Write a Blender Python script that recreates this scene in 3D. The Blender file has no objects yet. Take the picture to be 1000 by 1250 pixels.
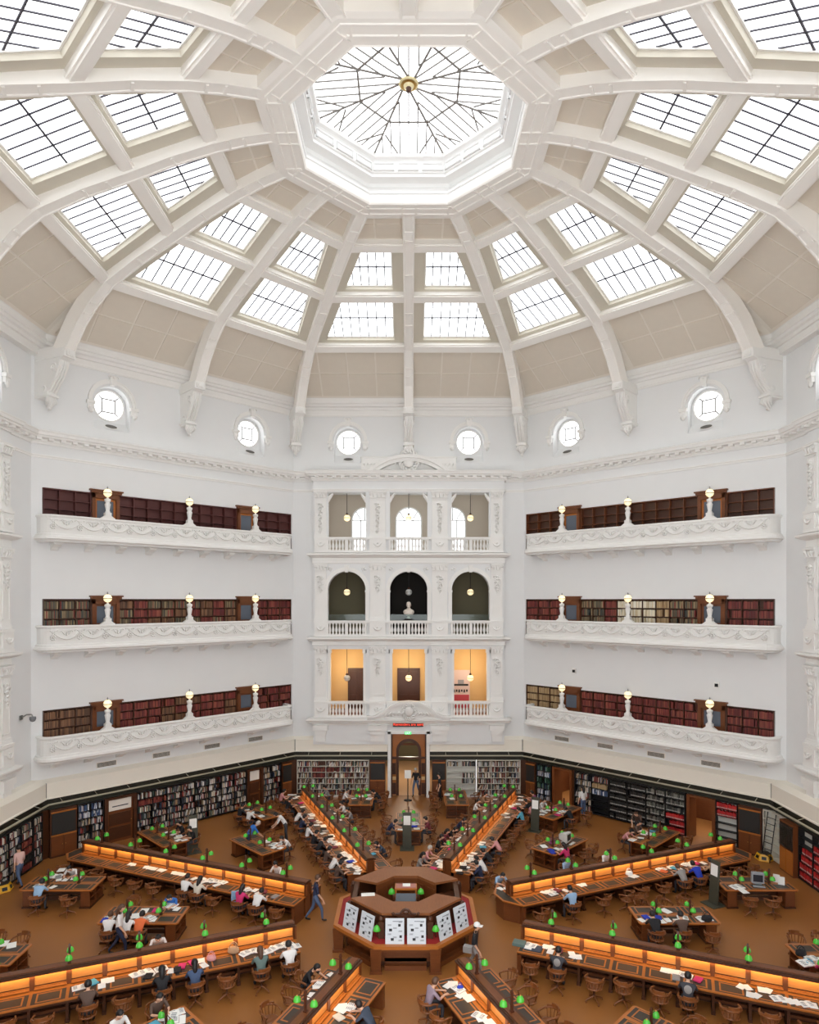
import bpy, bmesh, math, random
from math import sin, cos, tan, pi, radians as R, hypot, atan2, degrees
from mathutils import Vector, Matrix
from mathutils.geometry import tessellate_polygon
rnd = random.Random(7)
scene = bpy.context.scene
C = scene.collection

# ------------------------------------------------------------ camera, sky, light, exposure
CF, CH, CX, CZ, CD = 814.0, 732.4, 499.0, 12.25, 24.33      # focal length in px, horizon row, centre column, eye height, distance to room centre
cam = bpy.data.cameras.new('camera'); camo = bpy.data.objects.new('camera', cam); C.objects.link(camo)
camo.location = (0, -CD, CZ); camo.rotation_euler = (R(90), 0, 0)
cam.sensor_fit = 'HORIZONTAL'; cam.sensor_width = 36; cam.lens = 36*CF/1000
cam.shift_x = (500-CX)/1000; cam.shift_y = (CH-625)/1000
cam.clip_start = .1; cam.clip_end = 400
scene.camera = camo
scene.view_settings.view_transform = 'Standard'; scene.view_settings.look = 'None'
scene.view_settings.exposure = 0.2; scene.view_settings.gamma = 1; scene.view_settings.use_curve_mapping = False
world = bpy.data.worlds.new('overcast_sky'); scene.world = world; world.use_nodes = True
bgn = world.node_tree.nodes['Background']; bgn.inputs[0].default_value = (0.965, 0.985, 1.0, 1); bgn.inputs[1].default_value = 3.0
scene.cycles.max_bounces = 10; scene.cycles.diffuse_bounces = 6; scene.cycles.glossy_bounces = 3; scene.cycles.transparent_max_bounces = 12
scene.cycles.use_denoising = True

# ------------------------------------------------------------ helpers
def lin(c):
    return tuple(((v/255)/12.92 if v/255 <= .04045 else ((v/255+.055)/1.055)**2.4) for v in c)
def M(name, rgb, rough=.6, var=.0, scale=6.0, metal=0.0, emit=None, es=0.0, bump=0.0, spec=.5, stretch=None, attr=False):
    m = bpy.data.materials.new(name); m.use_nodes = True; nt = m.node_tree; b = nt.nodes['Principled BSDF']
    col = lin(rgb)+(1,)
    b.inputs['Base Color'].default_value = col; b.inputs['Roughness'].default_value = rough
    b.inputs['Metallic'].default_value = metal; b.inputs['Specular IOR Level'].default_value = spec
    m.diffuse_color = col
    if attr:
        a = nt.nodes.new('ShaderNodeAttribute'); a.attribute_name = 'Col'; nt.links.new(a.outputs['Color'], b.inputs['Base Color'])
    elif var > 0 or bump > 0:
        tc = nt.nodes.new('ShaderNodeTexCoord'); mp = nt.nodes.new('ShaderNodeMapping'); nz = nt.nodes.new('ShaderNodeTexNoise')
        nt.links.new(tc.outputs['Object'], mp.inputs[0]); nt.links.new(mp.outputs[0], nz.inputs['Vector'])
        mp.inputs['Scale'].default_value = stretch or (1, 1, 1); nz.inputs['Scale'].default_value = scale; nz.inputs['Detail'].default_value = 5
        mx = nt.nodes.new('ShaderNodeMix'); mx.data_type = 'RGBA'
        mx.inputs[6].default_value = tuple(v*(1-var) for v in col[:3])+(1,); mx.inputs[7].default_value = tuple(min(1, v*(1+var)) for v in col[:3])+(1,)
        nt.links.new(nz.outputs['Fac'], mx.inputs[0]); nt.links.new(mx.outputs[2], b.inputs['Base Color'])
        if bump > 0:
            bp = nt.nodes.new('ShaderNodeBump'); bp.inputs['Strength'].default_value = bump; bp.inputs['Distance'].default_value = .02
            nt.links.new(nz.outputs['Fac'], bp.inputs['Height']); nt.links.new(bp.outputs[0], b.inputs['Normal'])
    if emit:
        b.inputs['Emission Color'].default_value = lin(emit)+(1,); b.inputs['Emission Strength'].default_value = es
    return m
def glassmat(name, rgb=(255, 255, 255), gl=.06):
    m = bpy.data.materials.new(name); m.use_nodes = True; nt = m.node_tree; nt.nodes.clear()
    o = nt.nodes.new('ShaderNodeOutputMaterial'); t = nt.nodes.new('ShaderNodeBsdfTransparent'); g = nt.nodes.new('ShaderNodeBsdfGlossy'); mx = nt.nodes.new('ShaderNodeMixShader')
    t.inputs[0].default_value = lin(rgb)+(1,); g.inputs['Roughness'].default_value = .08; mx.inputs[0].default_value = gl
    nt.links.new(t.outputs[0], mx.inputs[1]); nt.links.new(g.outputs[0], mx.inputs[2]); nt.links.new(mx.outputs[0], o.inputs[0]); return m
WHITE = M('white_plaster', (228, 229, 229), .7, .02, 1.2)
TRIMW = M('white_moulding', (236, 235, 232), .65, .02, 3)
CREAM = M('cream_render', (236, 230, 217), .6, .02, .8)
RIBM = M('rib_plaster', (243, 240, 235), .65, .02, 2)
TAN = M('tan_coffer', (222, 213, 199), .8, .03, 3)
TANL = M('tan_batten', (234, 227, 216), .8, .03, 3)
GREYF = M('grey_surround', (206, 200, 186), .8, .02, 2)
LANT = M('lantern_white', (240, 240, 239), .6)
BARM = M('glazing_bar', (70, 68, 80), .5)
BARL = M('lantern_bar', (140, 136, 132), .5)
GLASS = glassmat('clear_glass')
GSCR = glassmat('screen_glass', (225, 235, 232), .04)
WOODD = M('dark_stained_wood', (74, 40, 20), .4, .3, 5, stretch=(1, 1, 6), bump=.1)
WOODM = M('mid_brown_wood', (112, 62, 30), .38, .25, 4, stretch=(1, 6, 6), bump=.1)
WOODO = M('orange_oak', (176, 104, 44), .35, .2, 4, stretch=(1, 8, 8), bump=.08)
WOODP = M('panel_oak', (204, 134, 66), .35, .18, 4, stretch=(1, 8, 8))
WOODC = M('chair_wood', (126, 74, 37), .35, .25, 6)
MAROON = M('maroon_board', (92, 48, 44), .6, .12, 3)
LEATH = M('dark_leather', (60, 52, 44), .45, .2, 8)
FLOORM = M('brown_cork_lino', (152, 98, 48), .40, .10, .6, spec=.45)
BLACKB = M('blackboard', (38, 36, 34), .5, .1, 3)
DGREEN = M('dark_green_fascia', (40, 40, 30), .5, .15, 3)
RAILM = M('pale_rail', (176, 170, 150), .4)
METAL = M('brushed_metal', (150, 150, 148), .35, metal=.9)
BRASS = M('brass', (190, 150, 80), .3, metal=.9)
BRONZE = M('bronze_post', (78, 40, 22), .4, .1, 8)
GSHADE = M('green_glass_shade', (76, 176, 60), .15, emit=(84, 200, 60), es=.1)
GLOBE = M('lit_globe', (255, 244, 214), .3, emit=(255, 232, 176), es=.75)
PAPER = M('paper', (240, 240, 236), .7, .03, 20)
INK = M('print_grey', (110, 116, 124), .7)
INKD = M('print_black', (40, 42, 46), .7)
RED = M('red_baize', (150, 30, 30), .7, .1, 10)
YEL = M('yellow_plastic', (226, 170, 24), .4)
BOOKM = M('book_cloth', (120, 60, 50), .6, attr=True)
BLACK = M('black', (22, 22, 24), .5)
WSHELF = M('white_metal_shelf', (205, 203, 195), .5)
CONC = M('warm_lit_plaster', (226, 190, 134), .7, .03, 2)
OLIVE = M('olive_wall', (120, 112, 88), .8)
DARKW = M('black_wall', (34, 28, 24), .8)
BEIGEW = M('beige_wall', (196, 184, 168), .8)
MARBLE = M('bust_marble', (226, 214, 202), .4, .05, 8)

def link(o, parent=None):
    C.objects.link(o)
    if parent: o.parent = parent
    return o
def tag(o, label=None, cat=None, group=None, kind=None):
    if label: o['label'] = label
    if cat: o['category'] = cat
    if group: o['group'] = group
    if kind: o['kind'] = kind
    return o
def empty(name, mat=None, loc=None, rz=0):
    o = bpy.data.objects.new(name, None); C.objects.link(o); o.empty_display_size = .2
    if mat is not None: o.matrix_world = mat
    if loc is not None: o.location = loc; o.rotation_euler = (0, 0, rz)
    return o
def thing(name, label, cat, loc=(0, 0, 0), rz=0, group=None, mat=None):
    return tag(empty(name, mat, None if mat is not None else loc, rz), label, cat, group)
def struct(name, mat=None, label=None):
    return tag(empty(name, mat), label, None, None, 'structure')
class MB:
    def __init__(s): s.v = []; s.f = []; s.m = []; s.sm = []; s.col = []
    def add(s, vs, fs, mi=0, smooth=False, col=None):
        b = len(s.v); s.v += [tuple(p) for p in vs]
        for f in fs:
            s.f.append([i+b for i in f]); s.m.append(mi); s.sm.append(smooth); s.col.append(col)
        return s
    def hexa(s, p, mi=0, col=None):     # p: 8 points, bottom 4 then top 4
        return s.add(p, [(3, 2, 1, 0), (4, 5, 6, 7), (0, 1, 5, 4), (1, 2, 6, 5), (2, 3, 7, 6), (3, 0, 4, 7)], mi, False, col)
    def box(s, x0, x1, y0, y1, z0, z1, mi=0, col=None):
        return s.hexa([(x0, y0, z0), (x1, y0, z0), (x1, y1, z0), (x0, y1, z0), (x0, y0, z1), (x1, y0, z1), (x1, y1, z1), (x0, y1, z1)], mi, col)
    def obox(s, c, ax, ay, az, mi=0, col=None):   # centre and three half vectors
        c, ax, ay, az = map(Vector, (c, ax, ay, az))
        return s.hexa([c-ax-ay-az, c+ax-ay-az, c+ax+ay-az, c-ax+ay-az, c-ax-ay+az, c+ax-ay+az, c+ax+ay+az, c-ax+ay+az], mi, col)
    def tube(s, pts, r, n=6, mi=0, cap=True, smooth=True):
        pts = [Vector(p) for p in pts]; rs = r if isinstance(r, (list, tuple)) else [r]*len(pts); rings = []
        up = Vector((0, 0, 1)); prev = None
        for i, p in enumerate(pts):
            d = (pts[min(i+1, len(pts)-1)]-pts[max(i-1, 0)]).normalized()
            a = d.cross(up) if prev is None else prev - d*prev.dot(d)
            if a.length < 1e-4: a = d.cross(Vector((1, 0, 0)))
            a.normalize(); b = d.cross(a); prev = a
            rings.append([p+(a*cos(2*pi*k/n)+b*sin(2*pi*k/n))*rs[i] for k in range(n)])
        vs = [q for g in rings for q in g]; fs = []
        for i in range(len(pts)-1):
            for k in range(n): fs.append((i*n+k, i*n+(k+1) % n, (i+1)*n+(k+1) % n, (i+1)*n+k))
        s.add(vs, fs, mi, smooth)
        if cap: s.add(rings[0], [tuple(range(n))], mi); s.add(rings[-1], [tuple(range(n))], mi)
        return s
    def lathe(s, prof, c=(0, 0, 0), n=12, mi=0, sx=1, sy=1, smooth=True):
        vs = []; fs = []
        for r, z in prof:
            for k in range(n): a = 2*pi*k/n; vs.append((c[0]+r*sx*cos(a), c[1]+r*sy*sin(a), c[2]+z))
        for i in range(len(prof)-1):
            for k in range(n): fs.append((i*n+k, i*n+(k+1) % n, (i+1)*n+(k+1) % n, (i+1)*n+k))
        s.add(vs, fs, mi, smooth)
        if prof[0][0] > 1e-4: s.add(vs[:n], [tuple(range(n))], mi)
        if prof[-1][0] > 1e-4: s.add(vs[-n:], [tuple(range(n))], mi)
        return s
    def ball(s, c, r, n=10, mi=0, sz=None):
        rx, ry, rz = sz or (r, r, r); k = max(4, n//2)
        return s.lathe([(sin(pi*i/k)*1.0 if 0 < i < k else 0.0001, -cos(pi*i/k)*rz) for i in range(k+1)], c, n, mi, rx, ry)
    def prism(s, poly, y0, y1, mi=0, ax='y', holes=()):   # poly in (x,z), extruded along y (or in (x,y) along z)
        loops = [list(poly)]+[list(h) for h in holes]
        flat = [p for l in loops for p in l]
        tri = tessellate_polygon([[Vector((p[0], p[1], 0)) for p in l] for l in loops])
        P = (lambda p, d: (p[0], d, p[1])) if ax == 'y' else (lambda p, d: (p[0], p[1], d))
        if ax == 'x': P = lambda p, d: (d, p[0], p[1])
        n = len(flat)
        s.add([P(p, y0) for p in flat]+[P(p, y1) for p in flat], [tuple(t) for t in tri]+[tuple(i+n for i in t[::-1]) for t in tri], mi)
        for l in loops:
            k = len(l); s.add([P(p, y0) for p in l]+[P(p, y1) for p in l], [(i, (i+1) % k, k+(i+1) % k, k+i) for i in range(k)], mi)
        return s
    def sweep(s, path, prof, mi=0, closed=False, smooth=False, cap=True):   # path of (x,y); prof of (outward offset, z); outward = right-hand of travel
        P = [Vector(p) for p in path]; n = len(P); rows = []
        for i, p in enumerate(P):
            a = P[i-1] if (i > 0 or closed) else None; b = P[(i+1) % n] if (i < n-1 or closed) else None
            d1 = (p-a).normalized() if a is not None else None; d2 = (b-p).normalized() if b is not None else None
            d1 = d1 or d2; d2 = d2 or d1
            n1 = Vector((d1.y, -d1.x)); n2 = Vector((d2.y, -d2.x)); nn = (n1+n2).normalized(); k = 1/max(.3, nn.dot(n1))
            rows.append([(p.x+nn.x*k*o, p.y+nn.y*k*o, z) for o, z in prof])
        m = len(prof); vs = [q for r_ in rows for q in r_]; fs = []
        for i in range(n if closed else n-1):
            j = (i+1) % n
            for k in range(m-1): fs.append((i*m+k, j*m+k, j*m+k+1, i*m+k+1))
        s.add(vs, fs, mi, smooth)
        if cap and not closed: s.add(rows[0], [tuple(range(m))], mi); s.add(rows[-1], [tuple(range(m))], mi)
        return s
    def mesh(s, name, mats):
        me = bpy.data.meshes.new(name); me.from_pydata(s.v, [], s.f)
        for m in (mats if isinstance(mats, (list, tuple)) else [mats]): me.materials.append(m)
        me.polygons.foreach_set('material_index', s.m); me.polygons.foreach_set('use_smooth', s.sm)
        if any(c is not None for c in s.col):
            at = me.color_attributes.new('Col', 'FLOAT_COLOR', 'CORNER'); buf = []
            for f, c in zip(s.f, s.col): buf += list((c or (1, 1, 1))+(1,))*len(f)
            at.data.foreach_set('color', buf)
        bm = bmesh.new(); bm.from_mesh(me); bmesh.ops.recalc_face_normals(bm, faces=bm.faces); bm.to_mesh(me); bm.free()
        me.update(); return me
    def build(s, name, mats, parent=None, mat=None):
        o = bpy.data.objects.new(name, s.mesh(name, mats)); link(o, parent)
        if mat is not None: o.matrix_world = mat
        return o
def inst(name, me, parent=None, loc=(0, 0, 0), rot=(0, 0, 0), sc=(1, 1, 1)):
    o = bpy.data.objects.new(name, me); link(o, parent); o.location = loc; o.rotation_euler = rot; o.scale = sc; return o
def copy_tree(o, parent=None):
    c = o.copy(); C.objects.link(c); c.parent = parent
    if parent is not None: c.matrix_parent_inverse = o.matrix_parent_inverse.copy()
    for ch in KIDS.get(o.name) or list(o.children): copy_tree(ch, c)
    return c
KIDS = {}
def arc(cx, cy, r, a0, a1, n): return [(cx+r*cos(R(a0+(a1-a0)*i/n)), cy+r*sin(R(a0+(a1-a0)*i/n))) for i in range(n+1)]
def at(px, py, z=0.0):
    d = CF*(CZ-z)/(py-CH); return Vector(((px-CX)/CF*d, d-CD, z))
ORD = ['', 'first', 'second', 'third', 'fourth', 'fifth', 'sixth', 'seventh', 'eighth', 'ninth', 'tenth', 'eleventh', 'twelfth', 'thirteenth', 'fourteenth', 'fifteenth', 'sixteenth']
AP = 17.4; T22 = tan(pi/8)
def WM(w, ap=AP):     # frame of wall w (bearing 45 w): x along the wall, y outwards, z up
    b = R(45*w); m = Matrix(((cos(b), sin(b), 0, sin(b)*ap), (-sin(b), cos(b), 0, cos(b)*ap), (0, 0, 1, 0), (0, 0, 0, 1))); return m
# ------------------------------------------------------------ floor and dome
DIR = {0: 'far', 1: 'far_right', 2: 'right', 3: 'near_right', 5: 'near_left', 6: 'left', 7: 'far_left'}
DIRW = {0: 'far', 1: 'far right', 2: 'right', 3: 'near right', 5: 'near left', 6: 'left', 7: 'far left', 4: 'near'}
b = MB(); r8 = 18.2/cos(pi/8)
b.prism([(r8*sin(R(22.5+45*k)), r8*cos(R(22.5+45*k))) for k in range(8)], -.3, 0, ax='z')
tag(b.build('floor', FLOORM), 'brown polished cork floor of the reading room', kind='structure')

PROF = [(15.75, 23.6), (15.0, 24.85), (14.3, 25.65), (13.42, 26.36), (11.8, 27.08), (10.1, 27.67), (8.6, 28.24), (7.1, 28.7), (6.0, 28.95), (4.94, 29.1)]
Q = {3: (13.42, 26.36), 2: (10.1, 27.67), 1: (7.1, 28.7), 0: (4.94, 29.1)}
def nrm(i, P=PROF):
    a = P[max(i-1, 0)]; c = P[min(i+1, len(P)-1)]; dx, dz = c[0]-a[0], c[1]-a[1]; l = hypot(dx, dz); return (dz/l, -dx/l)     # outwards: away from the room centre and up
def outn(i):
    n = nrm(i); return n if n[1] > 0 else (-n[0], -n[1])
ceil = struct('ceiling', None, 'coffered white octagonal dome of sixteen ribs')
def rib_mesh(k):      # in local x = across, y = radial outwards, z up; k scales the radius for corner ribs
    b = MB(); rows = []; sec = [(-.27, .72), (-.27, 0), (-.20, 0), (-.18, .035), (.18, .035), (.20, 0), (.27, 0), (.27, .72)]
    for i, (a, z) in enumerate(PROF):
        n = outn(i)
        rows.append([(u, (a+n[0]*d)*k, z+n[1]*d) for u, d in sec])
    m = len(sec); vs = [p for r_ in rows for p in r_]
    b.add(vs, [(i*m+j, i*m+j+1, (i+1)*m+j+1, (i+1)*m+j) for i in range(len(rows)-1) for j in range(m-1)])
    # cross straps on the soffit
    for i in range(len(PROF)-1):
        for t in (0, .5):
            a = PROF[i][0]*(1-t)+PROF[i+1][0]*t; z = PROF[i][1]*(1-t)+PROF[i+1][1]*t
            d = Vector((0, (PROF[i+1][0]-PROF[i][0])*k, PROF[i+1][1]-PROF[i][1])).normalized(); nn = Vector((0, -d.z, d.y)); nn = -nn if nn.z > 0 else nn
            if (i % 2 == 0 and t == 0) or (i % 3 == 1 and t): b.obox(Vector((0, a*k, z))+nn*.0, (.19, 0, 0), d*.05, nn*.03)
    return b.mesh('rib', RIBM)
ribm = {0: rib_mesh(1), 1: rib_mesh(1/cos(pi/8))}
for j in range(16): inst('rib', ribm[j % 2], ceil, rot=(0, 0, -R(22.5*j)))
# consoles carrying the ribs
def console_mesh(k):
    b = MB(); A = 17.4; s = k
    prof = [(A+.1, 24.0), (15.7, 24.0), (15.62, 23.75), (15.7, 23.5), (15.95, 23.35), (16.05, 23.0), (16.25, 22.6), (16.55, 22.2), (16.75, 21.95), (16.72, 21.8), (16.8, 21.7), (A+.1, 21.7)]
    b.prism([(p[0]*s, p[1]) for p in prof], -.26, .26, ax='x')
    for u in (-.13, 0, .13): b.tube([(u, 15.98*s, 23.33), (u, 16.02*s, 23.0), (u, 16.22*s, 22.6), (u, 16.52*s, 22.2), (u, 16.72*s, 21.98)], .045, 6)
    b.box(-.31, .31, 15.66*s, A*s, 23.45, 23.85); b.box(-.2, .2, 15.60*s, 15.7*s, 23.52, 23.78); b.box(-.12, .12, 15.57*s, 15.7*s, 23.58, 23.72)
    b.box(-.33, .33, 16.66*s, A*s, 21.78, 21.88)
    for sd in (-1, 1):
        b.tube([(sd*.27, 16.3*s+.22*cos(t)*(1-t/12), 23.0+.22*sin(t)*(1-t/12)) for t in [i*.7 for i in range(12)]], .05, 5)
        b.tube([(sd*.27, 16.9*s+.14*cos(t)*(1-t/12), 22.1+.14*sin(t)*(1-t/12)) for t in [i*.7 for i in range(10)]], .04, 5)
    return b.mesh('console', TRIMW)
def leaf_drop_mesh(k):
    b = MB()
    for i in range(5):
        u = (i-2)*.11; dz = .12*abs(i-2)
        b.tube([(u*.9, 16.78*k, 21.72), (u*1.2, 16.72*k, 21.52), (u*.9, 16.82*k, 21.3+dz*.8), (u*.5, 16.98*k, 21.15+dz)], [.06, .075, .06, .02], 5)
    b.ball((0, 16.85*k, 21.24), .09, 6); return b.mesh('leaf_drop', TRIMW)
CONS = [(console_mesh(k), leaf_drop_mesh(k)) for k in (1, 1/cos(pi/8))]
for j in range(16):
    if j == 8: continue
    o = inst('rib_console', CONS[j % 2][0], ceil, rot=(0, 0, -R(22.5*j))); inst('leaf_drop', CONS[j % 2][1], o)
# purlins, coffers, skylights per half bay. Local frame: x across, y radial out, z up, rotated by the bay's bearing
def seg(i0, i1, off):
    """inner frame of a slope strip between two ring points: returns p0,p1 (radial,z) offset outward"""
    (a0, z0), (a1, z1) = i0, i1; dx, dz = a1-a0, z1-z0; l = hypot(dx, dz); n = (-dz/l, dx/l); n = n if n[1] > 0 else (-n[0], -n[1])
    return (a0+n[0]*off, z0+n[1]*off), (a1+n[0]*off, z1+n[1]*off), n
def purlin_mesh(q, side):
    i = [p for p in range(len(PROF)) if PROF[p] == Q[q]][0]; n = outn(i); d = (-n[1], n[0]); a, z = Q[q]; b = MB()
    def P(u, v, x): return (x, a+d[0]*u+n[0]*v, z+d[1]*u+n[1]*v)
    def xe(p): return p[1]*T22-.2
    for (u0, u1, v0, v1) in [(-.2, .2, .08, .7), (-.27, .27, .16, .24), (-.25, .25, .5, .7)]:
        c = [(u0, v0), (u1, v0), (u1, v1), (u0, v1)]; A = [P(u, v, .2*side) for u, v in c]; Bp = []
        for u, v in c: p = P(u, v, 0); Bp.append((side*(p[1]*T22-.22), p[1], p[2]))
        b.hexa(A+Bp)
    return b.mesh('purlin', RIBM)
TP = (17.05, 24.8)
def patch(pA, pB, off):      # returns function (x,v)->3d on the offset plane, lower point pA at v=0, upper pB at v=1, and length
    A, B_, n = seg(pA, pB, off); L = hypot(B_[0]-A[0], B_[1]-A[1])
    def f(x, v, h=0): return (x, A[0]+(B_[0]-A[0])*v+n[0]*h, A[1]+(B_[1]-A[1])*v+n[1]*h)
    return f, L, A, B_
coffm = {}; winno = 0
lower_f = patch(TP, (13.42+.28, 26.36+.5), 0)
upper_f = patch((7.1, 28.7), (4.94, 29.1), .5)
def coffers(f, cols, rows, v0, v1, side, back=True):
    """raised coffer pieces with recessed joints; returns list of meshes"""
    out = []; g = .045
    fn = f[0]; L = f[1]
    def half(v): return fn(0, v)[1]*T22
    W = half(v0)-.3; step = W/cols
    for r_ in range(rows):
        va = v0+(v1-v0)*r_/rows; vb = v0+(v1-v0)*(r_+1)/rows
        for c in range(int(cols)):
            x0 = .27+c*step; x1 = x0+step
            poly = [(x0+g, va), (x1-g, va), (x1-g, vb), (x0+g, vb)]; ea, eb = half(va)-.3, half(vb)-.3
            # clip by slanted outer edge
            pp = []
            for k in range(4):
                p, q = poly[k], poly[(k+1) % 4]
                fp = (ea+(eb-ea)*(p[1]-va)/(vb-va))-p[0]; fq = (ea+(eb-ea)*(q[1]-va)/(vb-va))-q[0]
                if fp >= 0: pp.append(p)
                if fp*fq < 0: t = fp/(fp-fq); pp.append((p[0]+(q[0]-p[0])*t, p[1]+(q[1]-p[1])*t))
            if len(pp) < 3: continue
            gv = g/L
            pp = [(x, min(max(v, va+gv), vb-gv)) for x, v in pp]
            m = MB(); k = len(pp)
            for inset, h0, h1, mi in [(0, .0, -.03, 0)]:
                vs = [fn(side*x, v, h0) for x, v in pp]+[fn(side*x, v, h1) for x, v in pp]
                m.add(vs, [tuple(range(k)), tuple(range(k, 2*k))]+[(i, (i+1) % k, k+(i+1) % k, k+i) for i in range(k)])
            out.append(m.mesh('coffer_panel', TAN))
    return out
def backing(f, side, mat, va=0, vb=1):
    fn = f[0]; b = MB(); a, c = fn(0, va), fn(0, vb)
    b.hexa([(0, a[1], a[2]), (side*a[1]*T22, a[1], a[2]), (side*c[1]*T22, c[1], c[2]), (0, c[1], c[2])]+[(p[0], p[1]+.05, p[2]+.12) for p in [(0, a[1], a[2]), (side*a[1]*T22, a[1], a[2]), (side*c[1]*T22, c[1], c[2]), (0, c[1], c[2])]])
    return b.mesh('coffer_ground', mat)
def skylight_parts(pA, pB, side, nb):
    f, L, A, B_ = patch(pA, pB, .45)
    v0, v1 = .34/L, 1-.40/L; mg = .86
    def xo(v): return f(0, v)[1]*T22-.86
    xi = .80
    hole = [(xi, v0), (xo(v0), v0), (xo(v1), v1), (xi, v1)]
    outer = [(0, 0), (f(0, 0)[1]*T22, 0), (f(0, 1)[1]*T22, 1), (0, 1)]
    sur = MB()   # surround as four quads with reveals
    for k in range(4):
        a, c = outer[k], outer[(k+1) % 4]; d, e = hole[(k+1) % 4], hole[k]
        sur.add([f(side*p[0], p[1]) for p in (a, c, d, e)], [(0, 1, 2, 3)])
        sur.add([f(side*p[0], p[1], h) for p, h in ((e, 0), (d, 0), (d, .30), (e, .30))], [(0, 1, 2, 3)])
        sur.add([f(side*p[0], p[1], .3) for p in (a, c, d, e)], [(0, 1, 2, 3)])
    # white frame round the glass
    fr = MB(); w = .07
    ins = [(xi+w, v0+w/L), (xo(v0)-w*1.1, v0+w/L), (xo(v1)-w*1.1, v1-w/L), (xi+w, v1-w/L)]
    for k in range(4):
        a, c, d, e = hole[k], hole[(k+1) % 4], ins[(k+1) % 4], ins[k]
        fr.hexa([f(side*p[0], p[1], .18) for p in (a, c, d, e)]+[f(side*p[0], p[1], .27) for p in (a, c, d, e)])
    bars = []; panes = []
    vm = v0+(v1-v0)*.5; W = xo(v0)-xi; n = nb; st = W/n
    for r_, (va, vb) in enumerate(((v0, vm), (vm, v1))):
        for c in range(n):
            x0, x1 = xi+c*st, xi+(c+1)*st; poly = [(x0, va), (x1, va), (x1, vb), (x0, vb)]; pp = []
            for k in range(4):
                p, q = poly[k], poly[(k+1) % 4]; fp = xo(p[1])-p[0]+1e-6; fq = xo(q[1])-q[0]+1e-6
                if fp >= 0: pp.append(p)
                if fp*fq < 0: t = fp/(fp-fq); pp.append((p[0]+(q[0]-p[0])*t, p[1]+(q[1]-p[1])*t))
            if len(pp) < 3: continue
            m = MB(); k = len(pp); m.add([f(side*x, v, .235) for x, v in pp]+[f(side*x, v, .241) for x, v in pp], [tuple(range(k)), tuple(range(k, 2*k))]); panes.append(m.mesh('pane', GLASS))
    def bar(xa, va, xb, vb, w, h0=.22, h1=.25):
        m = MB(); pa, pb = Vector(f(side*xa, va, h0)), Vector(f(side*xb, vb, h0)); qa, qb = Vector(f(side*xa, va, h1)), Vector(f(side*xb, vb, h1)); d = (pb-pa).normalized(); nn = (qa-pa).normalized(); s_ = d.cross(nn)*w
        m.hexa([pa-s_, pb-s_, pb+s_, pa+s_, qa-s_, qb-s_, qb+s_, qa+s_]); bars.append(m.mesh('glazing_bar', BARM))
    bar(xi, vm, xo(vm), vm, .034)
    for c in range(1, n):
        x = xi+c*st; vt = v1
        if x > xo(v1): vt = v0+(v1-v0)*(xo(v0)-x)/(xo(v0)-xo(v1))
        if vt > v0+.03: bar(x, v0, x, vt, .025)
    return sur.mesh('surround', GREYF), fr.mesh('frame', TRIMW), panes, bars
pm = {}
for side in (-1, 1):
    pm[side] = dict(pur=[purlin_mesh(q, side) for q in (3, 2, 1)], low=coffers(lower_f, 4, 2, .03, .93, side), up=coffers(upper_f, 2, 2, .1, .97, side),
        bl=backing(lower_f, side, TANL), bu=backing(upper_f, side, TANL),
        s1=skylight_parts(Q[3], Q[2], side, 8), s2=skylight_parts(Q[2], Q[1], side, 6))
SEC = {0: 'far', 1: 'far right', 2: 'right', 3: 'near right', 4: 'near', 5: 'near left', 6: 'left', 7: 'far left'}
for w in range(8):
    rot = (0, 0, -R(45*w))
    for side in (-1, 1):
        d = pm[side]
        for me in d['pur']: inst('purlin', me, ceil, rot=rot)
        g = inst('coffer_ground', d['bl'], ceil, rot=rot)
        for me in d['low']: inst('coffer_panel', me, g)
        g = inst('coffer_ground', d['bu'], ceil, rot=rot)
        for me in d['up']: inst('coffer_panel', me, g)
        for nm, key in (('lower', 's1'), ('upper', 's2')):
            if w == 4 or (w in (3, 5) and key == 's1' and False): pass
            winno += 1; wo = struct('window_%d' % winno); wo.rotation_euler = rot
            wo['label'] = '%s dome skylight in the %s bay, %s of its rib' % (nm, SEC[w], 'left' if side < 0 else 'right')
            sur, fr, panes, bars = d[key]
            inst('surround', sur, wo); inst('frame', fr, wo)
            for p in panes: inst('pane', p, wo)
            for p in bars: inst('glazing_bar', p, wo)
def octring(prof, name, mat, parent, segs=8):
    b = MB(); pts = [(sin(R(22.5+45*k)), cos(R(22.5+45*k))) for k in range(8)]; m = len(prof); q = 1/cos(pi/8)
    vs = [(px*a*q, py*a*q, z) for (px, py) in pts for a, z in prof]
    b.add(vs, [(i*m+k, ((i+1) % 8)*m+k, ((i+1) % 8)*m+k+1, i*m+k+1) for i in range(8) for k in range(m-1)]); return b.build(name, mat, parent)
octring([(5.2, 29.75), (5.2, 29.14), (5.0, 29.1), (4.86, 29.1), (4.84, 29.06), (4.76, 29.06), (4.74, 29.1), (4.46, 29.1), (4.44, 29.06), (4.36, 29.06), (4.34, 29.1), (4.08, 29.1), (4.04, 29.06), (4.0, 29.12), (4.0, 29.22)], 'ring_beam', RIBM, ceil)
octring([(4.0, 29.2), (4.03, 29.5), (3.98, 29.52), (3.98, 29.62), (4.06, 29.66), (4.2, 29.9), (4.1, 30.0), (3.72, 30.03), (3.70, 30.03), (3.70, 30.15), (3.64, 30.18), (3.60, 30.6), (3.55, 30.66), (3.46, 30.72), (3.42, 30.85), (3.6, 31.0), (5.4, 30.2), (5.2, 29.7)], 'lantern_cornice', LANT, ceil)
b = MB()
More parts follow.
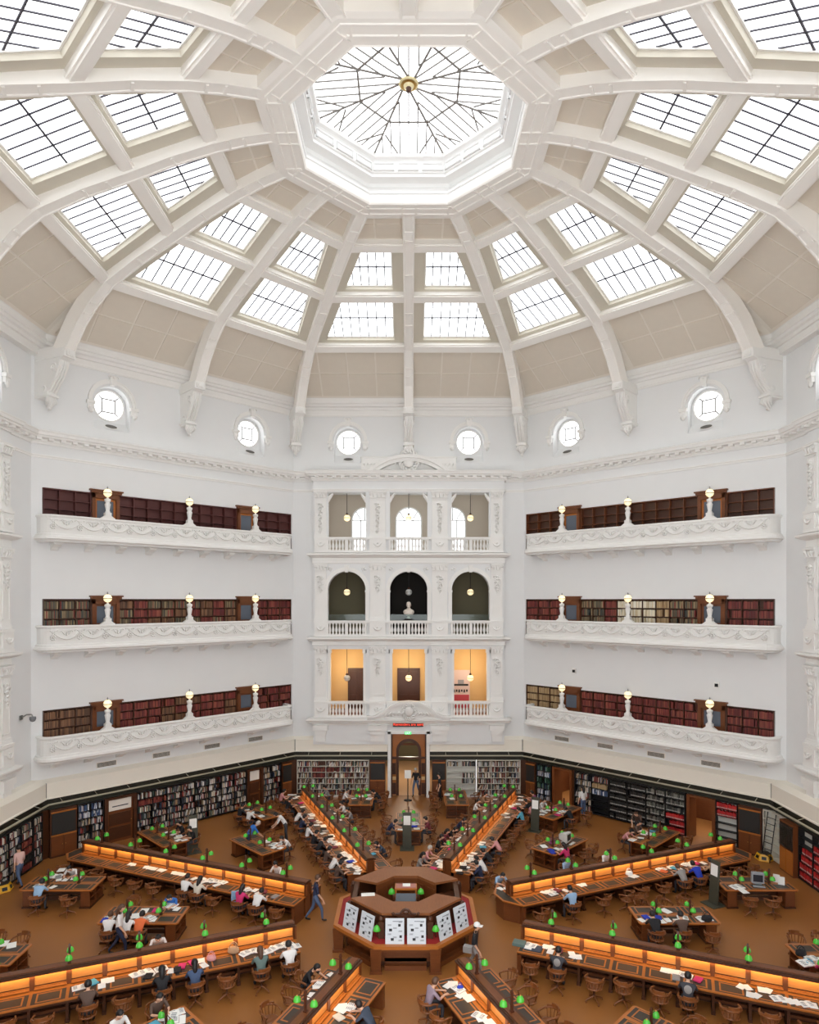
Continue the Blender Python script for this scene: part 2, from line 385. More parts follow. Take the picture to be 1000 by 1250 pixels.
for w in range(8):     # sunk panel outlines on the beam soffit and lantern band
    Mx = Matrix.Rotation(-R(45*w), 4, 'Z')
    def wb(x0, x1, y0, y1, z0, z1):
        v = [Mx @ Vector(p) for p in [(x0, y0, z0), (x1, y0, z0), (x1, y1, z0), (x0, y1, z0), (x0, y0, z1), (x1, y0, z1), (x1, y1, z1), (x0, y1, z1)]]; b.hexa(v)
    for sd in (-1, 1):
        wb(sd*.3-.03, sd*.3+.03, 4.05, 4.85, 29.05, 29.11); wb(sd*1.72-.03, sd*1.72+.03, 4.2, 4.85, 29.05, 29.11)
b.build('soffit_strap', RIBM, ceil)
b = MB()
for w in range(8):
    Mx = Matrix.Rotation(-R(45*w), 4, 'Z')
    for c in (-1.03, -.02, 1.0):
        for (x0, x1, z0, z1) in [(c-.42, c+.42, 30.24, 30.27), (c-.42, c+.42, 30.5, 30.53), (c-.42, c-.39, 30.24, 30.53), (c+.39, c+.42, 30.24, 30.53)]:
            b.hexa([Mx @ Vector(p) for p in [(x0, 3.58, z0), (x1, 3.58, z0), (x1, 3.66, z0), (x0, 3.66, z0), (x0, 3.56, z1), (x1, 3.56, z1), (x1, 3.66, z1), (x0, 3.66, z1)]])
b.build('lantern_panel_moulding', M('pale_grey_moulding', (232, 232, 232), .6), ceil)
# lantern glazing
lw = struct('window_%d' % (winno+1), None, 'octagonal glazed lantern at the crown of the dome'); winno += 1
ZA, ZE = 31.12, 30.86; AE = 3.45; AR = 1.82
def lp(x, a, dz=0): return (x, a, ZA+(ZE-ZA)*a/AE+dz)
panes = []; bars = []
n = 8; half = AE*T22
xs = [-half+2*half*i/n for i in range(n+1)]
for i in range(n):
    x0, x1 = xs[i], xs[i+1]
    for (a0, a1) in ((0, AR), (AR, AE)):
        poly = [(x0, a0), (x1, a0), (x1, a1), (x0, a1)]
        for sg in (1, -1):
            pp = []
            for k in range(len(poly)):
                p, q = poly[k], poly[(k+1) % len(poly)]; fp = p[1]*T22-sg*p[0]+1e-7; fq = q[1]*T22-sg*q[0]+1e-7
                if fp >= 0: pp.append(p)
                if fp*fq < 0: t = fp/(fp-fq); pp.append((p[0]+(q[0]-p[0])*t, p[1]+(q[1]-p[1])*t))
            poly = pp
            if len(poly) < 3: break
        if len(poly) < 3: continue
        m = MB(); k = len(poly); m.add([lp(x, a) for x, a in poly]+[lp(x, a, .006) for x, a in poly], [tuple(range(k)), tuple(range(k, 2*k))]); panes.append(m.mesh('pane', GLASS))
def lbar(p, q, w):
    m = MB(); p, q = Vector(p), Vector(q); d = (q-p).normalized(); s_ = d.cross(Vector((0, 0, 1))).normalized()*w; u = Vector((0, 0, .015))
    m.hexa([p-s_-u, q-s_-u, q+s_-u, p+s_-u, p-s_+u, q-s_+u, q+s_+u, p+s_+u]); bars.append(m.mesh('glazing_bar', BARL))
for x in xs[1:-1]: lbar(lp(x, abs(x)/T22), lp(x, AE), .024)
lbar(lp(-AR*T22, AR), lp(AR*T22, AR), .036); lbar(lp(0, .25), lp(AE*T22, AE), .036)
for sg in (-1, 1): lbar(lp(sg*AR*T22*1.25, AR*1.35), lp(sg*AR*T22*.6, AR*1.9), .028)
for w in range(8):
    for me in panes: inst('pane', me, lw, rot=(0, 0, -R(45*w)))
    for me in bars: inst('glazing_bar', me, lw, rot=(0, 0, -R(45*w)))
b = MB(); b.lathe([(.36, 0), (.36, -.05), (.28, -.08), (.26, -.05), (.2, -.06), (.18, -.14), (.08, -.18), (.07, -.26), (.001, -.3)], (0, 0, 31.1), 24, 0)
b.lathe([(.3, -.075), (.22, -.09)], (0, 0, 31.1), 24, 1); b.lathe([(.1, -.17), (.09, -.3), (.001, -.32)], (0, 0, 31.1), 12, 2)
b.build('ceiling_boss', [M('boss_cream', (236, 222, 176), .4), BRASS, WOODD], lw)
# ------------------------------------------------------------ upper walls
AW = {0: 17.4, 1: 17.4, 7: 17.4, 2: 17.7, 6: 17.7}
SHIFT = {0: 0, 2: .9, 6: -.9}
TF = [4.72, 9.92, 15.12]; TT = [7.0, 12.3, 17.6]           # gallery floors and bookcase tops
SX = 17.7; SC = (17.7, 24.607-17.7)                          # side wall plane and the corner with the diagonal wall
def nichepoly(x): return [(x-.88, 20.85), (x+.88, 20.85)]+[(x+.88*cos(R(t)), 22.2+.88*sin(R(t))) for t in range(0, 181, 15)]
def bay_holes(m): return [[(m*u, z) for u, z in h] for h in ([(-7.07, TF[i]), (7.15, TF[i]), (7.15, TT[i]), (-7.07, TT[i])] for i in range(3))]
wallE = {}
def roundwin(parent_w, Mx, x, label):
    """deep arched niche with sloped sill, hood mould and a round window"""
    global winno
    b = MB()
    for t in range(0, 180, 12):       # hood mould
        a0, a1 = R(t), R(t+12)
        for r0, r1, d in ((1.0, 1.14, .08), (1.14, 1.2, .12)):
            b.hexa([(x+r*cos(a), y, 22.2+r*sin(a)) for y in (-d, .02) for r, a in ((r0, a0), (r1, a0), (r1, a1), (r0, a1))])
    b.build('hood_mould', TRIMW, parent_w, Mx)
    b = MB(); b.hexa([(x-.11, -.2, 23.1), (x+.11, -.2, 23.1), (x+.11, 0, 23.1), (x-.11, 0, 23.1), (x-.17, -.24, 23.5), (x+.17, -.24, 23.5), (x+.17, 0, 23.5), (x-.17, 0, 23.5)])
    b.ball((x, -.2, 23.5), .1, 6); b.tube([(x-.05, -.2, 23.5), (x-.2, -.2, 23.6), (x-.26, -.2, 23.48)], .04, 5); b.tube([(x+.05, -.2, 23.5), (x+.2, -.2, 23.6), (x+.26, -.2, 23.48)], .04, 5)
    b.build('keystone', TRIMW, parent_w, Mx)
    for sd in (-1, 1):
        b = MB(); c = x+sd*1.08; b.box(c-.2, c+.2, -.2, .02, 22.0, 22.16); b.box(c-.15, c+.15, -.15, .02, 21.75, 22.0); b.ball((c, -.1, 21.72), .13, 6, sz=(.14, .1, .18))
        b.build('corbel', TRIMW, parent_w, Mx)
    b = MB(); b.hexa([(x-.9, .0, 20.85), (x+.9, .0, 20.85), (x+.9, .55, 20.85), (x-.9, .55, 20.85), (x-.9, .01, 20.86), (x+.9, .01, 20.86), (x+.9, .55, 21.42), (x-.9, .55, 21.42)])
    b.build('sloped_sill', WHITE, parent_w, Mx)
    b = MB(); d = Vector((0, .7, .7)).normalized(); nn = Vector((0, -.7, .7)); c = Vector((x, .16, 21.06))
    vs = [c+nn*.0+Vector((1, 0, 0))*.3*cos(2*pi*k/16)+d*.16*sin(2*pi*k/16)+nn*.03 for k in range(16)]; b.add(vs, [tuple(range(16))], 0)
    vs2 = [c+Vector((1, 0, 0))*.34*cos(2*pi*k/16)+d*.2*sin(2*pi*k/16) for k in range(16)]; b.add(vs+vs2, [(k, (k+1) % 16, 16+(k+1) % 16, 16+k) for k in range(16)], 1)
    b.build('oval_vent', VENTM, parent_w, Mx)
    winno += 1; wo = struct('window_%d' % winno, None, label)
    b = MB(); sq = [(x-.95, 20.8), (x+.95, 20.8), (x+.95, 23.15), (x-.95, 23.15)]
    b.prism(sq, .5, .56, holes=[[(x+.80*cos(2*pi*k/32), 22.2+.80*sin(2*pi*k/32)) for k in range(32)]]); b.build('reveal', WHITE, wo, Mx)
    b = MB(); n = 32; vs = []
    for r, y in ((.80, .50), (.80, .44), (.73, .44), (.73, .5)):
        vs += [(x+r*cos(2*pi*k/n), y, 22.2+r*sin(2*pi*k/n)) for k in range(n)]
    b.add(vs, [(i*n+k, i*n+(k+1) % n, ((i+1) % 4)*n+(k+1) % n, ((i+1) % 4)*n+k) for i in range(4) for k in range(n)]); b.build('frame', TRIMW, wo, Mx)
    b = MB(); b.add([(x+.74*cos(2*pi*k/n), .53, 22.2+.74*sin(2*pi*k/n)) for k in range(n)], [tuple(range(n))]); b.build('pane', GLASS, wo, Mx)
    b = MB(); s_ = .33
    for p, q in [((-s_, -s_), (s_, -s_)), ((s_, -s_), (s_, s_)), ((s_, s_), (-s_, s_)), ((-s_, s_), (-s_, -s_)), ((-s_, -s_), (-.5, -.5)), ((s_, s_), (.5, .5)), ((-s_, s_), (-.5, .5)), ((s_, -s_), (.5, -.5))]:
        b.tube([(x+p[0], .5, 22.2+p[1]), (x+q[0], .5, 22.2+q[1])], .036, 4)
    b.build('glazing_bar', BARL, wo, Mx)
VENTM = [M('vent_dark', (96, 92, 86), .8), TRIMW]
for w in (0, 1, 2, 6, 7):
    Mx = WM(w, AW[w]); wl = struct('wall_'+DIR[w], None, 'white plaster wall on the %s side' % DIRW[w]); wallE[w] = wl
    if w in (1, 7):
        m = 1 if w == 1 else -1
        b = MB(); u1 = 14.84-7.207; P = [(m*-7.25, -.2), (m*u1, -.2), (m*u1, 24.9), (m*-7.25, 24.9)]
        holes = bay_holes(m)+[nichepoly(m*-4.19), nichepoly(m*3.9)]
        if w == 1:      # two open doorways at floor level
            holes += [[(a, -.15), (c, -.15), (c, 2.5), (a, 2.5)] for a, c in ((-4.85, -3.65), (3.17, 4.45))]
        b.prism(P, 0, .5, holes=holes)
        b.build('wall_face', WHITE, wl, Mx)
        for i, xx in enumerate((m*-4.19, m*3.9)): roundwin(wl, Mx, xx, 'round window high on the %s wall, %s the central end' % (DIRW[w], 'nearer' if i == 0 else 'farther from'))
    else:
        hw = 7.3; b = MB(); P = [(-hw, 19.6), (hw, 19.6), (hw, 24.9), (-hw, 24.9)]
        b.prism(P, 0, .5, holes=[nichepoly(-3.79), nichepoly(3.79)]); b.build('wall_face', WHITE, wl, Mx)
        for sd in (-1, 1):
            b = MB(); e_ = 5.8 if w == 0 else 4.8; b.box(min(sd*e_, sd*hw), max(sd*e_, sd*hw), 0, .5, 0, 19.6); b.build('wall_face', WHITE, wl, Mx)
        for i, xx in enumerate((-3.79, 3.79)): roundwin(wl, Mx, xx, 'round window high on the %s wall, %s of its middle' % (DIRW[w], 'left' if i == 0 else 'right'))
for w in (3, 5):
    wl = struct('wall_'+DIR[w], None, 'plain white wall on the %s side' % DIRW[w]); b = MB(); b.box(-7.2, 7.2, 0, .5, 0, 24.9); b.build('wall_face', WHITE, wl, WM(w, 17.4))
# cornices running round the room
simple = [(-17.4, -7.2), (-17.4, 7.207), (-7.207, 17.4), (7.207, 17.4), (17.4, 7.207), (17.4, -7.2)]
pav = [(-SX+.15, -7), (-SX+.15, 5.05), (-SX, 5.1), (-SX, SC[1]), (-7.207, 17.4), (-6.0, 17.4), (-5.95, 17.0), (5.95, 17.0), (6.0, 17.4), (7.207, 17.4), (SX, SC[1]), (SX, 5.1), (SX-.15, 5.05), (SX-.15, -7)]
tr = struct('trim_1', None, 'moulded cornice with dentils running round the room')
b = MB(); b.sweep(pav, [(0, 19.62), (.06, 19.62), (.08, 19.72), (.12, 19.76), (.12, 19.86), (.36, 19.9), (.38, 19.98), (.44, 20.0), (.47, 20.12), (.5, 20.16), (.5, 20.2), (.3, 20.27), (0, 20.3)]); b.build('cornice', TRIMW, tr)
b = MB(); b.sweep(pav, [(0, 18.98), (.04, 18.98), (.05, 19.06), (.07, 19.08), (.07, 19.12), (0, 19.14)]); b.build('frieze_moulding', TRIMW, tr)
b = MB()
for i in range(len(pav)-1):
    p, q = Vector(pav[i]), Vector(pav[i+1]); d = q-p; L = d.length
    if L < .8: continue
    d.normalize(); n_ = Vector((d.y, -d.x)); k = int(L/.52)
    for j in range(k):
        c = p+d*(L*(j+.5)/k); b.obox((c.x+n_.x*.22, c.y+n_.y*.22, 19.84), (d.x*.11, d.y*.11, 0), (n_.x*.11, n_.y*.11, 0), (0, 0, .055))
tag(b.build('dentils', TRIMW, tr), kind='stuff')
tr = struct('trim_2', None, 'white moulding band at the springing of the dome')
b = MB(); b.sweep(simple, [(-.4, 23.72), (.05, 23.72), (.06, 23.8), (.03, 23.84), (.03, 24.1), (.12, 24.12), (.16, 24.25), (.28, 24.3), (.3, 24.42), (.36, 24.45), (.36, 24.56), (.28, 24.6), (.3, 24.78), (.38, 24.84), (.38, 24.9), (-.4, 24.92)]); b.build('cornice', TRIMW, tr)

# ------------------------------------------------------------ far and side pavilions
BAYX = (-3.84, 0, 3.84); ow = 1.17
def relief_mesh(h, w=.16):
    b = MB(); n = int(h/.17)
    for i in range(n):
        z = -i*.17; s_ = 1 if i % 2 else -1; k = 1-.55*i/n
        b.tube([(0, -.03, z), (s_*w*k, -.05, z-.05), (s_*w*k*.7, -.05, z-.15)], [.035, .045, .015], 5)
        b.tube([(0, -.03, z), (-s_*w*k*.7, -.04, z-.1)], [.03, .02], 5)
        b.ball((0, -.04, z-.06), .045*k+.012, 6)
    b.tube([(0, -.02, 0), (0, -.02, -h)], .02, 5); return b.mesh('garland_relief', TRIMW)
RELL, RELS = relief_mesh(1.9, .17), relief_mesh(1.1, .22)
def scroll_mesh():
    b = MB(); b.box(-.2, .2, -.06, 0, -.2, .2); b.tube([(.12*cos(t)*(1-t/14), -.08, .12*sin(t)*(1-t/14)) for t in [i*.8 for i in range(12)]], .03, 5); return b.mesh('rosette', TRIMW)
def swagblock_mesh():
    b = MB(); b.tube([(-.3, -.05, .12), (-.15, -.08, -.05), (0, -.09, -.1), (.15, -.08, -.05), (.3, -.05, .12)], [.03, .06, .075, .06, .03], 6); b.ball((0, -.06, .12), .07, 6); return b.mesh('swag', TRIMW)
SWB = swagblock_mesh()
def cap_mesh(w):
    b = MB(); h = w/2
    b.box(-h-.02, h+.02, -.10, .02, -.42, -.37); b.box(-h-.06, h+.06, -.16, .02, -.08, 0); b.box(-h, h, -.08, 0, -.4, 0)
    for sd in (-1, 1): b.tube([(sd*(h-.04)+.09*cos(t)*(1-t/13), -.12, -.17+.09*sin(t)*(1-t/13)) for t in [i*.8 for i in range(12)]], .03, 5)
    for i in range(3): b.tube([(-h*.5+h*.5*i, -.09, -.38), (-h*.5+h*.5*i, -.16, -.22), (-h*.5+h*.5*i, -.13, -.12)], [.04, .05, .02], 5)
    return b.mesh('capital', TRIMW)
CAPM = {.95: cap_mesh(.95), .7: cap_mesh(.7)}
def baluster_mesh():
    b = MB(); b.box(-.07, .07, -.07, .07, 0, .05); b.lathe([(.04, .05), (.05, .1), (.085, .2), (.085, .27), (.045, .42), (.035, .5), (.055, .53), (.04, .56)], n=8); b.box(-.065, .065, -.065, .065, .56, .61); return b.mesh('baluster', TRIMW)
BALM = baluster_mesh()
def pilasterset(Mx, wl, x, wd, z0, z1, long_):
    b = MB(); h = wd/2; b.box(x-h, x+h, -.10, .01, z0, z1)
    b.box(x-h-.05, x+h+.05, -.15, .01, z0, z0+.12); b.box(x-h-.03, x+h+.03, -.13, .01, z0+.12, z0+.2)
    for (a, c, e, f) in [(x-h+.1, x+h-.1, z0+.4, z0+.44), (x-h+.1, x+h-.1, z1-.56, z1-.52), (x-h+.1, x-h+.13, z0+.4, z1-.52), (x+h-.13, x+h-.1, z0+.4, z1-.52)]: b.box(a, c, -.125, -.09, e, f)
    o = b.build('pilaster', TRIMW, wl, Mx)
    for nm, me, z in (('capital', CAPM[.95 if wd > .8 else .7], z1), ('garland_relief', RELL if long_ else RELS, z1-.75)):
        q = inst(nm, me); q.matrix_world = Mx @ Matrix.Translation((x, -.10, z)) @ Matrix.Diagonal((1, 1.7 if nm != 'capital' else 1, 1, 1)); q.parent = wl
def pavilion(w):
    wl = wallE[w]; Mx = WM(w, AW[w]-(.4 if w == 0 else .15)) @ Matrix.Translation((SHIFT[w], 0, 0)); D = .4
    z0, z1 = 3.3, 19.65
    holes = []
    for x in BAYX:
        holes += [[(x-ow, TF[0]+.28), (x+ow, TF[0]+.28), (x+ow, 9.2), (x-ow, 9.2)], [(x-ow, TF[2]+.1), (x+ow, TF[2]+.1), (x+ow, 18.93), (x-ow, 18.93)]]
        holes.append([(x-ow, 9.98), (x+ow, 9.98)]+[(x+ow*cos(R(t)), 12.85+ow*sin(R(t))) for t in range(0, 181, 12)])
    out = [(-5.92, z0), (-1.3, z0), (-1.3, 4.12), (1.3, 4.12), (1.3, z0), (5.92, z0), (5.92, z1), (-5.92, z1)]
    b = MB(); b.prism(out, 0, .55, holes=holes); b.build('pavilion_face', WHITE, wl, Mx)
    # entablatures between storeys
    for zt, pr in ((4.98, [(0, 4.5), (.05, 4.5), (.07, 4.62), (.3, 4.68), (.34, 4.78), (.4, 4.82), (.4, 4.9), (.1, 4.98), (0, 4.98)]),
                   (9.98, [(0, 9.42), (.04, 9.42), (.06, 9.5), (.04, 9.54), (.04, 9.7), (.2, 9.74), (.3, 9.8), (.36, 9.84), (.36, 9.93), (.1, 9.99), (0, 9.99)]),
                   (15.2, [(0, 14.5), (.04, 14.5), (.06, 14.58), (.04, 14.62), (.04, 14.86), (.2, 14.92), (.3, 14.98), (.36, 15.03), (.36, 15.12), (.1, 15.18), (0, 15.18)])):
        b = MB(); b.sweep([(-5.92, .3), (-5.92, 0), (5.92, 0), (5.92, .3)], pr); b.build('entablature', TRIMW, wl, Mx)
    for ti, (zb, zt) in enumerate(((4.98, 6.0), (9.98, 10.98), (15.18, 16.13))):
        b = MB(); b.box(-5.85, 5.85, -.26, 0, zt-.12, zt); b.box(-5.83, 5.83, -.22, 0, zt-.16, zt-.12); b.build('handrail', TRIMW, wl, Mx)
        b = MB(); b.box(-5.85, 5.85, -.24, 0, zb, zb+.14); b.build('plinth', TRIMW, wl, Mx)
        for x in (-5.42, -1.92, 1.92, 5.42):
            hw = .5 if abs(x) < 3 else .38
            b = MB(); b.box(x-hw, x+hw, -.25, 0, zb+.14, zt-.16); b.build('pedestal', TRIMW, wl, Mx)
            q = inst('swag', SWB); q.matrix_world = Mx @ Matrix.Translation((x, -.25, (zb+zt)/2)) @ Matrix.Scale(.8, 4); q.parent = wl
        if w == 0 and ti == 0: pass
        for x in BAYX:
            if ti == 0 and x == 0: 
                b = MB(); b.box(x-ow-.2, x+ow+.2, -.22, 0, zb+.14, zt-.16); b.build('parapet', TRIMW, wl, Mx); continue
            b = MB(); b.box(x-.09, x+.09, -.2, -.02, zb+.14, zt-.16)
            for sd in (-1, 1): b.box(x+sd*ow-.06, x+sd*ow+.06, -.2, -.02, zb+.14, zt-.16)
            b.build('baluster_pier', TRIMW, wl, Mx)
            for i in range(10):
                xx = x+(-1 if i < 5 else 1)*(.23+.2*(i % 5)); q = inst('baluster', BALM); q.matrix_world = Mx @ Matrix.Translation((xx, -.11, zb+.14)) @ Matrix.Diagonal((1, 1, (zt-zb-.3)/.61, 1)); q.parent = wl
    for x in (-5.45, -1.92, 1.92, 5.45):
        wd = .95 if abs(x) < 3 else .7
        pilasterset(Mx, wl, x, wd, 6.0, 9.4, False); pilasterset(Mx, wl, x, wd, 10.98, 14.5, False); pilasterset(Mx, wl, x, wd, 16.13, 18.98, True)
        b = MB(); b.box(x-wd/2-.1, x+wd/2+.1, -.3, 0, 4.2, 4.5); b.box(x-wd/2, x+wd/2, -.24, 0, 3.95, 4.2); b.box(x-wd/2+.04, x+wd/2-.04, -.16, 0, 3.5, 3.95); b.build('console_block', TRIMW, wl, Mx)
    for x in BAYX:      # imposts, archivolts, keystones, corner brackets
        b = MB()
        for t in range(0, 180, 12):
            a0, a1 = R(t), R(t+12); b.hexa([(x+r*cos(a), y, 12.85+r*sin(a)) for y in (-.07, .01) for r, a in ((ow+.02, a0), (ow+.26, a0), (ow+.26, a1), (ow+.02, a1))])
        b.build('archivolt', TRIMW, wl, Mx)
        b = MB(); b.hexa([(x-.09, -.18, 13.95), (x+.09, -.18, 13.95), (x+.09, 0, 13.95), (x-.09, 0, 13.95), (x-.15, -.2, 14.42), (x+.15, -.2, 14.42), (x+.15, 0, 14.42), (x-.15, 0, 14.42)]); b.build('keystone', TRIMW, wl, Mx)
        for sd in (-1, 1):
            c = x+sd*(ow+.1); b = MB(); b.box(c-.14, c+.14, -.12, .3, 12.72, 12.86); b.box(c-.11, c+.11, -.08, .3, 10.98, 12.72); b.build('impost', TRIMW, wl, Mx)
            b = MB(); c = x+sd*ow; b.tube([(c, .05, 18.3), (c-sd*.1, .05, 18.6), (c-sd*.3, .05, 18.85)], [.05, .12, .05], 6); b.tube([(c-sd*.05, .05, 18.5), (c-sd*.22, .05, 18.7)], [.08, .08], 6); b.build('corner_scroll', TRIMW, wl, Mx)
            b = MB(); c = x+sd*(ow-.06); b.box(c-.09, c+.09, .05, .45, 5.0, 9.0); b.box(c-.13, c+.13, .0, .5, 8.95, 9.2); b.build('side_column', TRIMW, wl, Mx)
            b = MB(); cx_ = x+sd*1.12
            b.tube([(cx_, -.03, 14.3), (cx_-sd*.2, -.05, 14.2), (cx_-sd*.1, -.04, 14.02)], .035, 5); b.ball((cx_+sd*.02, -.03, 14.15), .08, 6); b.build('spandrel_scroll', TRIMW, wl, Mx)
    # segmental pediment over the cornice and scrolled pediment over the door
    b = MB(); n = 20
    def seg_(r0, r1, y0, y1, zc, a0, a1):
        for i in range(n):
            p, q = R(a0+(a1-a0)*i/n), R(a0+(a1-a0)*(i+1)/n)
            b.hexa([(r*cos(a), y, zc+r*sin(a)) for y in (y0, y1) for r, a in ((r0, p), (r1, p), (r1, q), (r0, q))])
    seg_(3.5, 3.7, -.46, .5, 17.5, 46, 134); seg_(3.3, 3.5, -.34, .5, 17.5, 48, 132)
    b.box(-2.95, 2.95, .1, .42, 20.2, 21.1); b.box(-3.0, 3.0, .05, .42, 21.07, 21.15); b.build('pediment', TRIMW, wl, Mx)
    def cart(zc, s_):
        b = MB(); b.lathe([(.3*s_, 0), (.26*s_, .06), (.2*s_, .1), (.001, .12)], n=14, sx=1, sy=1); vs = [(p[0], -.22-p[2], p[1]*1.2+zc) for p in b.v]; b.v = vs
        for i in range(16):
            a = 2*pi*i/16; r = .36*s_; b.tube([(r*cos(a), -.2, zc+r*1.2*sin(a)), ((r+.16*s_)*cos(a+.3), -.26, zc+(r+.16*s_)*1.2*sin(a+.3)), ((r+.2*s_)*cos(a+.7), -.2, zc+(r+.14*s_)*1.1*sin(a+.7))], [.06*s_, .06*s_, .02], 5)
        for sd in (-1, 1):
            for k in range(5): x0 = sd*(.55+.24*k)*s_; b.tube([(x0, -.18, zc-.15+.03*k), (x0+sd*.12, -.24, zc-.02-.05*k), (x0+sd*.2, -.2, zc-.2-.03*k), (x0+sd*.08, -.2, zc-.3)], [.05, .06, .045, .02], 5)
        return b
    cart(20.85, 1.15).build('cartouche', TRIMW, wl, Mx)
    for sd in (-1, 1):
        b = MB()
        for k in range(4): b.tube([(sd*(2.0+.22*k), .08, 20.5), (sd*(2.1+.22*k), .06, 20.75), (sd*(2.2+.2*k), .08, 20.6)], .03, 5)
        b.build('scroll_relief', TRIMW, wl, Mx)
    if w == 0:
        b = MB(); pts = [(-2.55, 4.98), (-2.1, 5.02), (-1.6, 5.25), (-1.1, 5.65), (-.6, 5.86), (0, 5.9), (.6, 5.86), (1.1, 5.65), (1.6, 5.25), (2.1, 5.02), (2.55, 4.98)]
        for i in range(10):
            (xa, za), (xb, zb_) = pts[i], pts[i+1]
            b.hexa([(xa, -.5, za), (xb, -.5, zb_), (xb, 0, zb_), (xa, 0, za), (xa, -.5, za+.14), (xb, -.5, zb_+.14), (xb, 0, zb_+.14), (xa, 0, za+.14)])
            b.hexa([(xa, -.4, za-.1), (xb, -.4, zb_-.1), (xb, 0, zb_-.1), (xa, 0, za-.1), (xa, -.4, za), (xb, -.4, zb_), (xb, 0, zb_), (xa, 0, za)])
            b.hexa([(xa, -.28, 4.9), (xb, -.28, 4.9), (xb, 0, 4.9), (xa, 0, 4.9), (xa, -.28, za), (xb, -.28, zb_), (xb, 0, zb_), (xa, 0, za)])
        b.build('door_pediment', TRIMW, wl, Mx)
        k = cart(5.4, .85); k.v = [(p[0], p[1]-.22, p[2]) for p in k.v]; k.build('cartouche', TRIMW, wl, Mx)
    # gallery rooms behind the openings
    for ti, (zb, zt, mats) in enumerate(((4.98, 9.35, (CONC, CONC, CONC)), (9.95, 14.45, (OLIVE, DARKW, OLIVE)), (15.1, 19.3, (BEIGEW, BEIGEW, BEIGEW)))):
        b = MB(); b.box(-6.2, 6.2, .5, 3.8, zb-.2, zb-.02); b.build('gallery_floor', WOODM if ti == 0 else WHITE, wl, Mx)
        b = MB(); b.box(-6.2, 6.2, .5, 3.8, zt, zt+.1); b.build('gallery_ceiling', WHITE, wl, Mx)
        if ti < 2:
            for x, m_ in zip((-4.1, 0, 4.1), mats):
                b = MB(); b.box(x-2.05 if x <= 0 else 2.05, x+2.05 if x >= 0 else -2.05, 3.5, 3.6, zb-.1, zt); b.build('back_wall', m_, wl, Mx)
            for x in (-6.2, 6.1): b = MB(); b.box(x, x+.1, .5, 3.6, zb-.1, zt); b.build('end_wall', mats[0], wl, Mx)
            if ti == 1:
                for x in (-1.75, 1.75): b = MB(); b.box(x-.04, x+.04, .55, 3.5, zb-.1, zt); b.build('partition', OLIVE, wl, Mx)
        else:
            hs = [[(x-.85, 15.3), (x+.85, 15.3)]+[(x+.85*cos(R(t)), 17.6+.85*sin(R(t))) for t in range(0, 181, 15)] for x in (-2.95, 0, 2.95)]
            b = MB(); b.prism([(-6.2, 15.0), (6.2, 15.0), (6.2, 19.3), (-6.2, 19.3)], 3.5, 3.6, holes=hs); b.build('back_wall', BEIGEW, wl, Mx)
            for x in (-6.2, 6.1): b = MB(); b.box(x, x+.1, .5, 3.6, zb-.1, zt); b.build('end_wall', BEIGEW, wl, Mx)
            if w == 0:
                global winno
                for x, nm in zip((-2.95, 0, 2.95), ('left', 'middle', 'right')):
                    winno += 1; wo = struct('window_%d' % winno, None, 'tall arched window behind the %s opening of the top far gallery' % nm)
                    b = MB()
                    for t in range(0, 180, 15):
                        a0, a1 = R(t), R(t+15); b.hexa([(x+r*cos(a), y, 17.6+r*sin(a)) for y in (3.4, 3.5) for r, a in ((.8, a0), (.9, a0), (.9, a1), (.8, a1))])
                    for sd in (-1, 1): b.box(x+sd*.85-.05, x+sd*.85+.05, 3.4, 3.5, 15.3, 17.6)
                    b.build('frame', TRIMW, wo, Mx)
                    b = MB(); b.add([(p[0], 3.55, p[1]) for p in hs[(-2.95, 0, 2.95).index(x)]], [tuple(range(len(hs[0])))]); b.build('pane', GLASS, wo, Mx)
                    for (p, q) in [((-.28, 15.3), (-.28, 17.6)), ((.28, 15.3), (.28, 17.6)), ((-.85, 16.4), (.85, 16.4)), ((-.85, 17.6), (.85, 17.6)), ((0, 17.6), (0, 18.45)), ((-.3, 17.7), (-.6, 18.2)), ((.3, 17.7), (.6, 18.2))]:
                        b = MB(); b.tube([(x+p[0], 3.5, p[1]), (x+q[0], 3.5, q[1])], .036, 4); b.build('glazing_bar', BARL, wo, Mx)
for w in (0, 2, 6): pavilion(w)
F0 = WM(0, 17.0)
def pendant(x, z, zt, nm, y=1.6, lit=True):
    t = thing('pendant_lamp', nm, 'lamp', mat=F0 @ Matrix.Translation((x, y, z)), group='gallery pendant lamps')
    b = MB(); b.tube([(0, 0, .2), (0, 0, zt-z)], .018, 5); b.lathe([(.001, zt-z), (.07, zt-z), (.05, zt-z-.08), (.02, zt-z-.1)], n=8)
    q = b.build('rod', BLACK, t); b = MB(); b.lathe([(.09, .17), (.07, .27), (.03, .32), (.001, .32)], n=10); b.build('cap', BRONZE, t)
    b = MB(); b.ball((0, 0, 0), .21, 14); b.build('globe', GLOBE if lit else M('unlit_globe', (225, 225, 222), .3), t)
    b = MB(); b.lathe([(.212, -.02), (.217, 0), (.212, .02)], n=14); b.build('band', METAL, t)
for ti, (zl, zt) in enumerate(((7.25, 9.35), (12.75, 14.45), (17.5, 19.3))):
    for i, x in enumerate(BAYX):
        pendant(x*1.03, zl, zt, 'globe pendant lamp in the %s opening of the %s far gallery' % (('left', 'middle', 'right')[i], ('lowest', 'middle', 'top')[ti]), 1.4, not (ti == 0 and i == 0 or ti == 1 and i == 1))
# warm light of the lowest gallery
for x in (-4, 0, 4):
    l = bpy.data.lights.new('gallery_light', 'POINT'); l.energy = 60; l.color = (1, .78, .5); l.shadow_soft_size = .25; o = bpy.data.objects.new('gallery_light', l); C.objects.link(o); o.location = F0 @ Vector((x, 1.9, 7.9))
